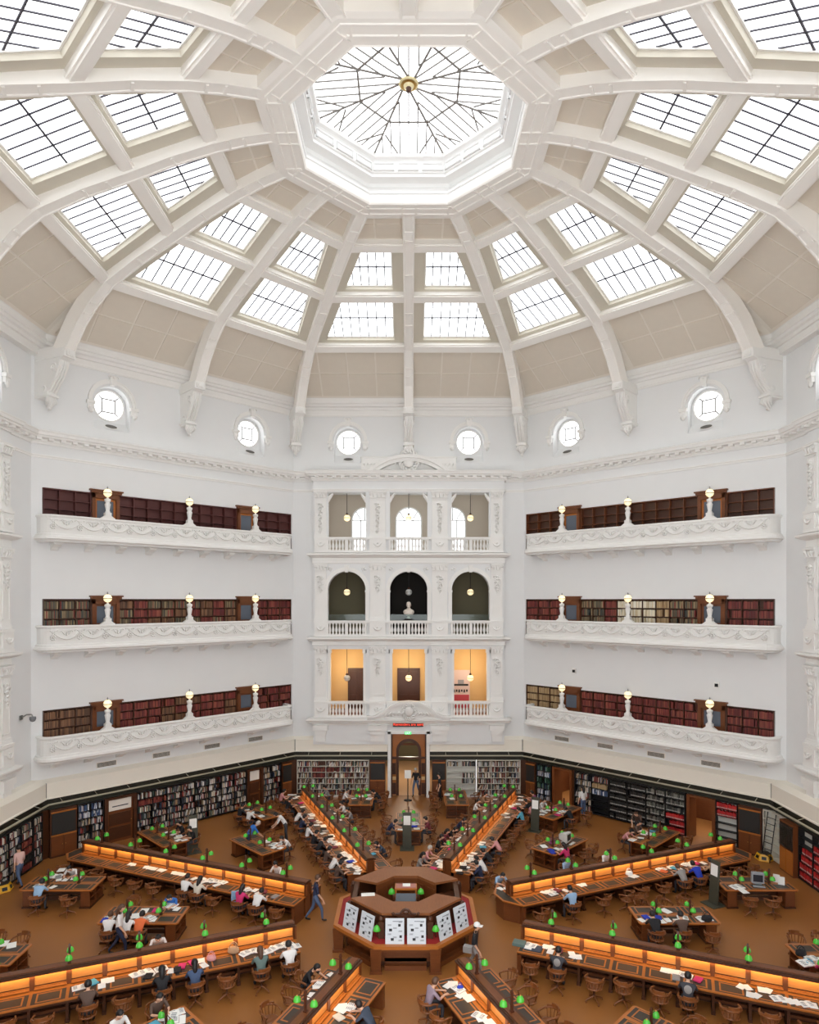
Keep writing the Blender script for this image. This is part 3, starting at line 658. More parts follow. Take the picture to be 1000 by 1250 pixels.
# doors and poster of the lowest gallery
def gdoor(x0, x1, z1, n_, label):
    d = struct('door_%d' % n_, None, label); b = MB(); b.box(x0, x1, 3.44, 3.5, 4.96, z1); b.build('leaf', WOODD, d, F0)
    b = MB(); b.box(x0-.08, x0, 3.40, 3.5, 4.96, z1+.08); b.box(x1, x1+.08, 3.40, 3.5, 4.96, z1+.08); b.box(x0, x1, 3.40, 3.5, z1, z1+.08); b.build('frame', WOODD, d, F0)
    for i in range(2):
        for (a, c) in ((5.15, 5.9), (6.05, z1-.15)): b = MB(); xa = x0+.1+i*(x1-x0)/2; b.box(xa, xa+(x1-x0)/2-.2, 3.41, 3.44, a, c); b.build('door_panel', WOODD, d, F0)
gdoor(-4.0, -2.8, 7.6, 1, 'dark double door behind the left opening of the lowest far gallery'); gdoor(-.68, .68, 7.6, 2, 'dark double door behind the middle opening of the lowest far gallery')
t = thing('exhibition_banner', 'pale and red exhibition banner behind the right opening of the lowest far gallery', 'banner', mat=F0)
b = MB(); b.box(2.9, 4.1, 3.40, 3.46, 5.0, 7.55, 0); b.build('banner_board', [M('banner_pink', (222, 200, 198), .6)], t)
b = MB(); b.box(2.95, 4.05, 3.38, 3.40, 5.0, 5.9, 0); b.box(3.0, 4.0, 3.38, 3.4, 6.5, 6.62, 1); b.box(3.3, 3.7, 3.38, 3.4, 6.62, 6.9, 2)
for k in range(6): b.box(3.0+.17*k, 3.1+.17*k, 3.375, 3.38, 6.05+.05*(k % 2), 6.25, 1)
b.build('print', [M('banner_red', (190, 70, 84), .6), INKD, M('banner_grey', (150, 150, 160), .6)], t)
# marble bust in the middle arch
t = thing('marble_bust', 'pale marble bust of a bearded man on a plinth in the dark middle arch', 'bust', mat=F0 @ Matrix.Translation((0, .45, 9.95)))
b = MB(); b.box(-.3, .3, -.25, .25, 0, .15); b.box(-.24, .24, -.2, .2, .15, 1.05); b.box(-.29, .29, -.24, .24, 1.05, 1.13); b.build('plinth', DARKW, t)
b = MB(); b.lathe([(.12, 1.13), (.13, 1.17), (.07, 1.22), (.08, 1.28)], n=12); b.lathe([(.08, 1.28), (.22, 1.34), (.33, 1.46), (.35, 1.58), (.27, 1.68), (.13, 1.74), (.1, 1.82)], n=14, sy=.6); b.build('bust_shoulders', MARBLE, t)
b = MB(); b.ball((0, 0, 1.98), .15, 12, sz=(.135, .155, .19)); b.ball((0, -.1, 1.86), .08, 8, sz=(.09, .07, .1)); b.ball((0, -.16, 1.98), .03, 6, sz=(.025, .04, .05))
for sd in (-1, 1): b.ball((sd*.135, 0, 1.97), .03, 6, sz=(.02, .03, .045))
b.ball((0, .03, 2.05), .15, 10, sz=(.15, .16, .15)); b.build('bust_head', MARBLE, t)
for w_, x in [(0, x) for x in (BAYX)]:
    t = tag(MB().box(x-ow, x+ow, .28, .30, 10.9, 11.35).build('glass_screen', GSCR, None, F0), 'low clear glass screen behind the balustrade of the %s far arch' % {-3.84: 'left', 0: 'middle', 3.84: 'right'}[x], 'screen')
# ------------------------------------------------------------ books
PAL = {
 'mixed': [(196, 186, 168), (120, 40, 36), (60, 62, 70), (170, 150, 120), (220, 214, 204), (90, 84, 78), (48, 60, 84), (150, 120, 90), (206, 200, 196), (70, 88, 78), (130, 70, 60), (30, 30, 34), (180, 176, 176)],
 'maroon': [(110, 38, 36), (124, 50, 42), (96, 34, 34), (132, 60, 50), (104, 44, 36), (86, 36, 34), (140, 74, 56)],
 'brown': [(112, 74, 50), (126, 88, 60), (96, 66, 46), (138, 100, 70), (84, 58, 42)],
 'olive': [(96, 84, 62), (120, 100, 74), (84, 70, 54), (130, 50, 44), (100, 90, 70), (60, 62, 58), (150, 130, 96)],
 'cream': [(210, 196, 168), (222, 212, 190), (196, 178, 146), (226, 220, 204)],
 'tan': [(168, 140, 100), (150, 122, 88), (180, 154, 116)],
 'green': [(34, 66, 48), (44, 78, 56), (30, 56, 44), (120, 150, 130), (40, 60, 80), (26, 44, 36)],
 'blue': [(60, 84, 120), (190, 196, 206), (80, 100, 130), (220, 222, 226), (44, 60, 96), (160, 150, 150)],
 'black': [(30, 28, 26), (38, 36, 34), (44, 40, 36), (26, 26, 26)],
 'grey': [(70, 70, 64), (56, 56, 54), (90, 90, 84), (44, 46, 44), (110, 108, 100)],
 'red': [(168, 26, 30), (182, 34, 34), (150, 22, 28), (190, 44, 40)],
}
for k in PAL: PAL[k] = [lin(c) for c in PAL[k]]
def bookrow(b, x0, x1, y0, z0, h, pal, wmin=.03, wmax=.055, lean=.12, gap=.04, label=False, single=None, hmin=.72):
    """one shelf of books, spines at y0 (room side is -y)"""
    x = x0+.02; P = PAL[pal]
    while x < x1-.04:
        if rnd.random() < gap: x += rnd.uniform(.05, .2); continue
        w = rnd.uniform(wmin, wmax); hh = h*rnd.uniform(hmin, .96); d = rnd.uniform(.15, .2); yy = y0+rnd.uniform(0, .03); c = rnd.choice(P); k = rnd.uniform(.85, 1.15); c = tuple(min(1, v*k) for v in c)
        if x+w > x1: break
        t = rnd.uniform(.02, .12) if rnd.random() < lean else 0
        pts = [(x, yy, z0), (x+w, yy, z0), (x+w, yy+d, z0), (x, yy+d, z0), (x+t, yy, z0+hh), (x+w+t, yy, z0+hh), (x+w+t, yy+d, z0+hh), (x+t, yy+d, z0+hh)]
        if x+w+t > x1: x += w; continue
        if single is not None and len(single) < single_max[0]:
            s = MB(); s.hexa(pts, 0, c)
            if label: s.box(x+w*.15, x+w*.85, yy-.003, yy, z0+.03, z0+.08, 0, (.4, .39, .36))
            single.append((s, x, z0))
        else:
            b.hexa(pts, 0, c)
            if label: b.box(x+w*.15, x+w*.85, yy-.003, yy, z0+.03, z0+.08, 0, (.4, .39, .36))
        x += w+.002
single_max = [0]
def bookcase(Mx, x0, x1, z0, z1, rows, cols, pals, label, matf, matb, depth=.32, y=0.0, name='bookcase', fill=1.0, rowfill=None, single=None, grp=None, lab=False, flip=False, **kw):
    """pals: function(row, col) -> palette name or None"""
    t = thing(name, label, 'bookcase', mat=Mx, group=grp)
    b = MB(); b.box(x0, x1, y+depth-.02, y+depth, z0, z1); b.build('back_board', matb, t)
    b = MB(); b.box(x0, x1, y, y+depth, z1-.05, z1); b.box(x0, x1, y, y+depth, z0, z0+.06); b.box(x0, x0+.035, y, y+depth, z0+.06, z1-.05); b.box(x1-.035, x1, y, y+depth, z0+.06, z1-.05); b.build('carcass', matf, t)
    cw = (x1-x0)/cols; rh = (z1-z0-.11)/rows
    for c in range(1, cols): b = MB(); b.box(x0+c*cw-.015, x0+c*cw+.015, y+.005, y+depth-.02, z0+.06, z1-.05); b.build('divider', matf, t)
    for r_ in range(1, rows): b = MB(); b.box(x0+.035, x1-.035, y+.002, y+depth-.02, z0+.06+r_*rh-.012, z0+.06+r_*rh+.012); b.build('shelf', matf, t)
    bk = MB()
    for r_ in range(rows):
        for c in (range(cols-1, -1, -1) if flip else range(cols)):
            p = pals(r_, c)
            if p is None: continue
            bookrow(bk, x0+c*cw+.03, x0+(c+1)*cw-.02, y+.03, z0+.06+r_*rh+.012, rh-.05, p, single=single, label=lab, **kw)
    if bk.v:
        o = bk.build('shelved_books', BOOKM, None, Mx); tag(o, ('books in the '+label.replace('bookcase of ', '').replace('bookcase', 'case')), 'books', None, 'stuff')
    return t
# ------------------------------------------------------------ galleries on the diagonal walls
def swag_unit():
    b = MB(); W = 1.2
    pts = [(-W/2+W*i/10, -.03-.02*sin(pi*i/10), .17-.36*sin(pi*i/10)**.8) for i in range(11)]
    b.tube(pts, [.012+.022*sin(pi*i/10) for i in range(11)], 6)
    b.tube([(-.28, -.02, .16), (-.2, -.04, .24), (0, -.05, .17), (.2, -.04, .24), (.28, -.02, .16)], .02, 5)
    for dx in (-.14, 0, .14): b.tube([(dx*.6, -.03, .02), (dx, -.05, .1), (dx*1.5, -.03, .2)], [.035, .04, .015], 5)
    b.ball((0, -.04, .02), .05, 6)
    return b.mesh('swag', TRIMW)
def medal_unit():
    b = MB(); 
    for i in range(7): a = 2*pi*i/7; b.ball((.1*cos(a), -.035, -.1+.1*sin(a)), .05, 6, sz=(.055, .035, .055))
    b.ball((0, -.05, -.1), .05, 6); b.tube([(0, -.03, .0), (0, -.04, .2)], .03, 5)
    for sd in (-1, 1): b.tube([(0, -.03, .1), (sd*.1, -.05, .22), (sd*.22, -.03, .26), (sd*.2, -.03, .18)], .025, 5)
    return b.mesh('medallion', TRIMW)
BGG = M('blue_grey_glass', (96, 104, 116), .2)
SWU, MEU = swag_unit(), medal_unit()
def bracket_unit():
    b = MB(); b.prism([(0, 0), (-.62, 0), (-.62, -.10), (-.5, -.12), (-.45, -.17), (-.2, -.22), (-.12, -.3), (0, -.36)], -.17, .17, ax='x'); b.box(-.21, .21, -.66, 0, -.05, .02); return b.mesh('bracket', TRIMW)
BRU = bracket_unit()
def lamp_post_meshes():
    b = MB(); b.hexa([(-.36, -.1, 0), (.36, -.1, 0), (.36, .1, 0), (-.36, .1, 0), (-.14, -.1, .16), (.14, -.1, .16), (.14, .1, .16), (-.14, .1, .16)]); b.box(-.15, .15, -.12, .12, .14, .3)
    b.lathe([(.11, .3), (.13, .34), (.09, .4), (.13, .62), (.15, .72), (.1, .8), (.13, .84), (.15, .9), (.15, .97), (.06, 1.0), (.04, 1.08)], n=10)
    g = MB(); g.ball((0, 0, 1.28), .2, 16); k = MB(); k.lathe([(.202, 1.25), (.208, 1.27), (.202, 1.29)], n=16); k.lathe([(.04, 1.47), (.03, 1.56), (.001, 1.62)], n=6)
    return b.mesh('post', TRIMW), g.mesh('globe', GLOBE), k.mesh('band', METAL)
PLM = lamp_post_meshes()
doorno = 10
TIER = ['lowest', 'middle', 'top']; NB = .9
for w in (1, 7):
    m = 1 if w == 1 else -1; Mx = WM(w, 17.4); side = 'right' if w == 1 else 'left'
    def X(s): return m*(s-7.207)
    for ti in range(3):
        zt = TF[ti]+1.13; zb = TF[ti]-.1
        t = thing('gallery_balcony', '%s white balcony with swag reliefs on the %s wall' % (TIER[ti], side), 'balcony', mat=Mx)
        r = .55; a0, a1 = .62, 14.62
        base = [(a0, .02), (a0, -NB+.4)]+[(a0+.4-.4*cos(R(q)), -NB+.4-.4*sin(R(q))) for q in (30, 60)]+[(a0+.4, -NB), (a1-r, -NB)]+[(a1-r+r*sin(R(q)), -NB+r-r*cos(R(q))) for q in (18, 36, 54, 72)]+[(a1, -NB+r), (a1, .02)]
        path = [(X(p[0]), p[1]) for p in base]
        if m < 0: path = path[::-1]
        b = MB(); b.sweep(path, [(-.16, zt-.08), (-.16, zt), (.02, zt), (.05, zt-.03), (.05, zt-.08), (0, zt-.12), (-.02, zt-.16), (-.02, zb+.36), (.05, zb+.32), (.06, zb+.26), (-.16, zb+.24)], cap=True); b.build('parapet', TRIMW, t)
        b = MB(); b.sweep(path, [(-.16, zb+.3), (.06, zb+.26), (.12, zb+.2), (.13, zb+.1), (.05, zb+.06), (-.05, zb-.04), (-.16, zb-.06)]); b.build('base_moulding', TRIMW, t)
        b = MB(); b.prism([(p[0], p[1]) for p in path], zb-.02, zb+.22, ax='z'); b.build('floor_slab', WHITE, t)
        nsw = 11; st = (a1-a0-.9)/nsw; zc = (zt+zb)/2+.16
        for i in range(nsw):
            inst('swag', SWU, t, (X(a0+.45+st*(i+.5)), -NB+.015, zc), sc=(1.04, 1.8, 1))
        for i in range(nsw+1):
            inst('medallion', MEU, t, (X(a0+.45+st*i), -NB+.015, zc), sc=(1, 1.6, 1))
        for i in range(9): inst('bracket', BRU, t, (X(1.6+1.53*i), 0, zb-.05))
        for i, s in enumerate((3.26, 7.35, 11.65)):
            q = thing('balcony_lamp', 'globe lamp on white post, %s from the far end, %s %s balcony' % (ORD[i+1], TIER[ti], side), 'lamp', mat=Mx @ Matrix.Translation((X(s), -NB+.07, zt)), group='globe lamps on the balconies')
            inst('post', PLM[0], q); inst('globe', PLM[1], q); inst('band', PLM[2], q)
        # recessed bookcases and doors
        z0, z1 = TF[ti]+.02, TT[ti]
        cols_ = ((.14, 2.68, 3), (3.97, 10.73, 9), (12.12, 14.3, 3))
        for ci, (s0, s1, nc) in enumerate(cols_):
            x0, x1 = sorted((X(s0), X(s1)))
            def pals(r_, c, ti=ti, ci=ci):
                cc = c if m > 0 else (nc-1-c)
                if ti == 2: return None
                if w == 1 and ti == 1: return ('maroon' if ci != 1 else ('olive' if cc < 2 else 'cream' if cc in (3, 4, 5) and r_ > 1 else 'tan' if cc in (6,) else 'maroon' if cc < 3 else 'olive'))
                if w == 1 and ti == 0: return ('tan' if ci == 0 else 'maroon')
                if w == 7 and ti == 1: return ('olive' if ci == 2 else 'maroon' if ci == 0 else rnd.choice(['olive', 'maroon', 'brown']))
                return ('brown' if ci == 2 else 'maroon' if (ci == 0 or cc > 5) else rnd.choice(['maroon', 'brown', 'red'] if cc > 4 else ['maroon', 'brown', 'maroon']))
            what = 'empty bookcase with maroon boards' if ti == 2 else 'bookcase of old bound volumes'
            bookcase(Mx, x0, x1, z0, z1, 5, nc, pals, '%s, %s section of the %s %s gallery' % (what, ('far', 'long middle', 'near')[ci], TIER[ti], side), (M_C := (MAROON if ti == 2 and w == 7 else WOODM if ti == 2 else WOODD)), MAROON if ti == 2 and w == 7 else WOODD, .3, .06, name='gallery_bookcase', gap=.01, lean=.01, wmin=.03, wmax=.055, hmin=.85)
        for di, (s0, s1) in enumerate(((2.7, 3.95), (10.75, 12.1))):
            doorno += 1; d = struct('door_%d' % doorno, Mx, 'wooden door with blue-grey glass, %s one in the %s %s gallery' % (('farther', 'nearer')[di], TIER[ti], side))
            x0, x1 = sorted((X(s0), X(s1)))
            b = MB(); b.box(x0, x0+.16, -.06, .3, z0, z1); b.box(x1-.16, x1, -.06, .3, z0, z1); b.box(x0, x1, -.06, .3, z1-.25, z1); b.box(x0-.08, x1+.08, -.14, .2, z1, z1+.1); b.box(x0-.14, x1+.14, -.2, .2, z1+.1, z1+.17); b.build('frame', WOODM, d)
            b = MB(); b.box(x0+.16, x1-.16, .08, .13, z0, z0+1.15); b.box(x0+.16, x0+.27, .08, .13, z0+1.15, z1-.25); b.box(x1-.27, x1-.16, .08, .13, z0+1.15, z1-.25); b.box(x0+.27, x1-.27, .08, .13, z1-.36, z1-.25); b.build('leaf', WOODO if ti == 2 else WOODM, d)
            b = MB(); b.box(x0+.27, x1-.27, .1, .12, z0+1.15, z1-.36); b.build('pane', BGG, d)
    # security camera domes and small fittings
    if w == 7:
        pass

t = thing('security_camera', 'white dome security camera on a bent arm beside the left wall', 'camera', mat=Matrix.Translation((-17.66, 6.0, 6.9)))
b = MB(); b.box(0, .06, -.1, .1, -.1, .1); b.tube([(.05, 0, 0), (.25, .05, .12), (.45, .1, .12), (.5, .1, .02)], .035, 6); b.build('arm', METAL, t)
b = MB(); b.lathe([(.13, .0), (.14, -.1), (.1, -.2), (.001, -.24)], (.5, .1, .02), 12); b.build('dome', M('camera_dome', (120, 122, 126), .2), t)
for i, (s, z) in enumerate(((3.6, 8.1), (11.7, 8.0))):
    t = thing('wall_speaker', 'small dark wall fitting, %s one between the right galleries' % ('farther', 'nearer')[i], 'fitting', mat=WM(1, 17.4) @ Matrix.Translation((s-7.207, 0, z)))
    MB().box(-.13, .13, -.1, 0, -.14, .14).build('housing', TRIMW, t); MB().box(-.08, .08, -.13, -.1, -.1, .06).build('face', BLACK, t)

# ------------------------------------------------------------ ground floor ring
def RING(w): return WM(w, 17.38)
GT, GB = 2.84, 2.30
ring = [(-17.38, -6), (-17.38, 7.2), (-7.2, 17.38), (7.2, 17.38), (17.38, 7.2), (17.38, -6)]
tr = struct('trim_3', None, 'cream rendered band above the ground floor bookcases')
bandL = [(-17.38, -6), (-17.38, 7.2), (-7.2, 17.38), (-1.32, 17.38)]; bandR = [(1.32, 17.38), (7.2, 17.38), (17.38, 7.2), (17.38, -6)]
for pth in (bandL, bandR):
    b = MB(); b.sweep(pth, [(.30, GT), (.34, GT), (.34, GT+.06), (.30, GT+.08), (.30, 3.58), (-.02, 3.74), (-.4, 3.8)]); b.build('cream_band', CREAM, tr)
tr2 = struct('trim_4', None, 'dark fascia with a pale rail above the ground floor bookcases')
for pth in (bandL, bandR):
    b = MB(); b.sweep(pth, [(-.1, GB), (.16, GB), (.16, GB+.08), (.12, GB+.1), (.12, GT-.02), (-.1, GT)]); b.build('fascia', DGREEN, tr2)
    b = MB(); P = [Vector(p) for p in pth]; b.sweep(pth, [(.42, GT-.25), (.50, GT-.25), (.50, GT-.19), (.42, GT-.19), (.42, GT-.25)]); b.build('rail', RAILM, tr2)
    for i in range(len(P)-1):
        d = (P[i+1]-P[i]); L = d.length; d.normalize(); n_ = Vector((d.y, -d.x)); k = max(1, int(L/1.5))
        for j in range(k):
            c = P[i]+d*(L*(j+.5)/k); b = MB(); b.tube([(c.x+n_.x*.12, c.y+n_.y*.12, GT-.1), (c.x+n_.x*.46, c.y+n_.y*.46, GT-.2)], .02, 5); b.build('rail_arm', RAILM, tr2)
for w in (1, 7):
    m = 1 if w == 1 else -1
    for i, s in enumerate((2.74, 5.57, 8.54, 11.39)):
        t = thing('air_vent', 'brown air grille under the lowest %s balcony, %s from the far end' % ('right' if m > 0 else 'left', ORD[i+1]), 'vent', mat=WM(w, 17.4) @ Matrix.Translation((m*(s-7.207), 0, 3.98)))
        MB().box(-.5, .5, -.02, .0, -.13, .13).build('frame', M('vent_frame', (150, 140, 122), .6) if i == 9 else TANL, t)
        for k in range(5): MB().box(-.46, .46, -.035, -.02, -.11+.045*k, -.085+.045*k).build('slat', LEATH, t)
def panelcab(Mx, x0, x1, label):
    t = thing('panelled_cabinet', label, 'cabinet', mat=Mx)
    b = MB(); b.box(x0, x1, -.30, .05, .0, GB); b.build('body', WOODD, t)
    b = MB(); b.box(x0+.07, x1-.07, -.34, -.30, 1.1, 2.1); b.build('blackboard_panel', BLACKB, t)
    b = MB(); b.box(x0+.03, x1-.03, -.36, -.30, 1.02, 1.08); b.box(x0+.03, x1-.03, -.36, -.30, 2.12, 2.18); b.build('ledge', WOODO, t)
    mid = (x0+x1)/2
    for a, c in ((x0+.04, mid-.01), (mid+.01, x1-.04)):
        o = MB().box(a, c, -.335, -.30, .1, 1.0).build('door', WOODM, t); MB().ball(((c-.06) if a < mid-.1 and c < mid else a+.06, -.35, .6), .02, 6).build('knob', BRASS, o)
def opendoor(Mx, x0, x1, n_, label):
    d = struct('door_%d' % n_, Mx, label)
    b = MB(); b.box(x0-.12, x0+.03, -.34, .55, 0, GB); b.box(x1-.03, x1+.12, -.34, .55, 0, GB); b.box(x0, x1, -.34, .55, GB-.12, GB); b.build('frame', WOODM, d)
    b = MB(); b.box(x0-1.2, x1+1.2, 3.4, 3.5, 0, 2.9); b.box(x0-1.2, x0-1.1, .5, 3.4, 0, 2.9); b.box(x1+1.1, x1+1.2, .5, 3.4, 0, 2.9); b.build('passage_wall', WOODM, d)
    b = MB(); b.box(x0-1.2, x1+1.2, .45, 3.5, -.2, .004); b.build('passage_floor', FLOORM, d)
    b = MB(); b.box(x0+.2, x0+1.0, 2.4, 3.0, 0.004, .9); b.box(x0+.15, x0+1.05, 2.35, 3.05, .9, .95); b.build('passage_counter', WOODO, d)
    l = bpy.data.lights.new('passage_light', 'POINT'); l.energy = 14; l.color = (1, .8, .55); l.shadow_soft_size = .2; o = bpy.data.objects.new('passage_light', l); C.objects.link(o); o.location = Mx @ Vector(((x0+x1)/2, 2, 2.5))
def wooddoor(Mx, x0, x1, n_, label, sign=False):
    d = struct('door_%d' % n_, Mx, label)
    b = MB(); b.box(x0-.1, x0+.06, -.36, .02, 0, GB); b.box(x1-.06, x1+.1, -.36, .02, 0, GB); b.box(x0, x1, -.36, .02, GB-.1, GB); b.build('frame', WOODD, d)
    b = MB(); b.box(x0+.06, x1-.06, -.2, -.14, .0, GB-.1); b.build('leaf', WOODM, d)
    for a, c in ((.15, .75), (.85, 1.45)): MB().box(x0+.16, x1-.16, -.225, -.2, a, c).build('door_panel', WOODD, d)
    MB().box(x0+.14, x1-.14, -.23, -.2, 1.6, GB-.16).build('fanlight', M('notice_board_cream', (176, 160, 120), .6) if sign is None else TANL, d)
    MB().ball((x1-.14, -.24, 1.0), .03, 6).build('handle', BRASS, d)
    if sign: MB().box(x0+.3, x1-.3, -.236, -.23, 1.78, 1.83).build('sign_line', INKD, d)
SING = []
# far wall
Mx = RING(0); D_ = dict(depth=.3, y=-.28, gap=.03, lean=.2)
mixp = lambda r_, c: 'mixed'
bookcase(Mx, -6.95, -2.48, .06, GB, 6, 5, lambda r_, c: ('maroon' if (r_ == 4 and c in (1, 2)) or (r_ == 3 and c == 1) else 'mixed'), 'mixed-book bookcase left of the entrance in the far wall', METAL if False else GREYF, WOODD, **D_)
panelcab(Mx, -2.42, -1.45, 'wooden cabinet with a blackboard panel left of the entrance'); panelcab(Mx, 1.45, 2.3, 'wooden cabinet with a blackboard panel right of the entrance')
bookcase(Mx, 2.36, 4.2, .06, GB, 6, 2, lambda r_, c: ('mixed' if (c == 1 and r_ in (2, 3)) or r_ == 5 else None), 'nearly empty pale metal bookcase right of the entrance', WSHELF, WSHELF, **D_)
bookcase(Mx, 4.24, 6.95, .06, GB, 6, 3, mixp, 'full mixed-book bookcase at the right end of the far wall', GREYF, WOODD, **D_)
# far left (diagonal)
Mx = RING(7); Xl = lambda s: -(s-7.2)
def bl(s0, s1): a, c = Xl(s1), Xl(s0); return a, c
panelcab(Mx, *bl(.35, 1.05), 'wooden cabinet with a blackboard panel at the far end of the left diagonal wall')
bookcase(Mx, *bl(1.1, 2.4), .06, GB, 6, 2, mixp, 'narrow mixed-book bookcase beside the far door of the left diagonal wall', BLACK, WOODD, **D_)
wooddoor(Mx, *bl(2.5, 3.4), 3, 'wooden door towards the far end of the left diagonal wall')
bookcase(Mx, *bl(3.5, 9.95), .06, GB, 6, 8, lambda r_, c: 'maroon' if (r_, c) in ((4, 1), (4, 0)) else 'mixed', 'long mixed-book bookcase in the middle of the left diagonal wall', BLACK, WOODD, **D_)
wooddoor(Mx, *bl(10.1, 11.5), 4, 'wide wooden door with a cream notice near the left corner', True)
bookcase(Mx, *bl(11.62, 12.85), .06, GB, 6, 2, lambda r_, c: 'blue' if r_ > 3 else 'mixed', 'narrow mixed-book bookcase beside the left door with the notice', BLACK, WOODD, **D_)
panelcab(Mx, *bl(12.9, 14.1), 'wooden cabinet with a large blackboard panel by the left corner')
# far right (diagonal)
Mx = RING(1); br = lambda s0, s1: (s0-7.2, s1-7.2)
panelcab(Mx, *br(.35, 1.05), 'wooden cabinet with a blackboard panel at the far end of the right diagonal wall')
bookcase(Mx, *br(1.12, 2.15), .06, GB, 6, 2, lambda r_, c: 'green' if r_ in (2, 3, 5) else 'blue', 'narrow bookcase of green and blue volumes on the right diagonal wall', BLACK, WOODD, **D_)
opendoor(Mx, *br(2.4, 3.5), 5, 'open doorway at the far end of the right diagonal wall')
bookcase(Mx, *br(3.75, 5.9), .06, GB, 6, 2, lambda r_, c: ('mixed' if c == 0 or r_ in (5,) else 'tan' if r_ == 4 else 'blue' if r_ == 3 else None), 'pale-book bookcase beside the woman on the right diagonal wall', BLACK, BLACK, **D_)
bookcase(Mx, *br(5.94, 10.2), .06, GB, 6, 4, lambda r_, c: ('red' if (c == 3 and r_ < 3) else 'grey' if c == 3 else 'grey' if c == 2 else 'green' if (r_ == 3 and c == 2) else 'black'), 'long dark bookcase of black and grey volumes on the right diagonal wall', BLACK, BLACK, depth=.3, y=-.28, gap=.03, lean=.02, wmin=.05, wmax=.08, lab=True)
opendoor(Mx, *br(10.42, 11.6), 6, 'open doorway at the near end of the right diagonal wall')
bookcase(Mx, *br(11.72, 12.75), .06, GB, 6, 1, lambda r_, c: ('red' if r_ > 3 else None), 'half-empty white bookcase with two rows of red volumes', BLACK, WSHELF, depth=.3, y=-.28, gap=.02, lean=.0, wmin=.05, wmax=.08, lab=True)
bookcase(Mx, *br(13.9, 14.3), .06, GB, 6, 1, lambda r_, c: None, 'narrow empty white bookcase left of the right corner ladder', GREYF, WSHELF, **D_)
panelcab(Mx, *br(12.8, 13.85), 'wooden cabinet with a large blackboard panel by the right corner')
# side walls: x local runs away from us on the left wall and towards us on the right wall
single_max[0] = 170
Mx = RING(6); S1 = []
bookcase(Mx, 6.1, 6.85, .06, GB, 6, 1, mixp, 'narrow mixed-book bookcase in the left corner', BLACK, WOODD, **D_)
bookcase(Mx, -.3, 6.05, .06, GB, 6, 7, lambda r_, c: ('maroon' if c == 6 and r_ < 4 and r_ != 1 else 'black' if c == 6 and r_ == 1 else 'mixed'), 'long mixed-book bookcase running to the left edge', BLACK, WOODD, single=S1, flip=True, **D_)
Mx = RING(2)
bookcase(Mx, -7.1, -6.15, .06, GB, 6, 1, lambda r_, c: None, 'empty white bookcase behind the ladder in the right corner', GREYF, WSHELF, **D_)
single_max[0] = 150
bookcase(Mx, -4.95, 1.2, .06, GB, 6, 6, lambda r_, c: ('red' if r_ < 4 or (r_ == 4 and c > 0) or (r_ == 5 and c > 1) else None), 'long bookcase of red bound volumes at the right edge', BLACK, WSHELF, depth=.3, y=-.28, gap=.03, lean=.0, wmin=.05, wmax=.085, lab=True, single=SING)
for i, s in enumerate(SING):
    s, x_, z_ = s
    tag(s.build('bound_volume', BOOKM, None, RING(2)), 'red bound volume, %s shelf up, %s bay from the far end, right edge bookcase' % (ORD[1+int((z_-.05)/.36)], ORD[1+int((x_+4.95)/1.025)]), 'book', 'red bound volumes at the right edge')
for s, x_, z_ in S1:
    tag(s.build('shelved_book', BOOKM, None, RING(6)), 'book on the %s shelf up, %s bay before the corner, left edge bookcase' % (ORD[1+int((z_-.05)/.36)], ORD[1+int((6.05-x_)/.907)]), 'book', 'mixed books at the left edge')
t = thing('louvred_cabinet', 'wooden cabinet with a black louvred panel beside the right corner ladder', 'cabinet', mat=RING(2))
MB().box(-6.1, -5.0, -.45, .0, 0, GB-.02).build('body', WOODM, t); MB().box(-6.03, -5.07, -.475, -.45, 1.15, 2.2).build('louvre_panel', BLACKB, t)
for k in range(13): MB().box(-6.0, -5.1, -.54, -.47, 1.2+.075*k, 1.222+.075*k).build('slat', LEATH, t)
for a, c in ((-6.05, -5.57), (-5.53, -5.05)): MB().box(a, c, -.48, -.45, .08, 1.08).build('door', WOODO, t)
t = thing('library_ladder', 'black steel ladder leaning on the shelves in the right corner', 'ladder', mat=Matrix.Translation((17.02, 7.0, 0)) @ Matrix.Rotation(R(-67.5), 4, 'Z'))
for sd in (-1, 1): b = MB(); b.tube([(sd*.22, -.35, .02), (sd*.22, .12, 2.45)], .022, 6); b.build('rail', BLACK, t)
for k in range(8): b = MB(); b.tube([(-.22, -.3+.058*k*1.05, .3+.28*k), (.22, -.3+.058*k*1.05, .3+.28*k)], .016, 6); b.build('rung', BLACK, t)
# corner posts of the ring
for i, (cx_, cy_) in enumerate(((-17.3, 7.2), (-7.2, 17.3), (7.2, 17.3))):
    MB().box(-.33, .33, -.12, .2, 0, GB).build('corner_post', WOODD, tr2, Matrix.Translation((cx_, cy_, 0)) @ Matrix.Rotation(R((67.5, 22.5, -22.5, -67.5)[i]), 4, 'Z'))
for i, (cx_, cy_) in enumerate(((-17.08, 7.08), (-7.06, 17.06), (7.06, 17.06), (17.08, 7.08))):
    MB().box(-.02, .02, -.02, .02, GT+.04, 3.6).build('joint', METAL, tr, Matrix.Translation((cx_, cy_, 0)))
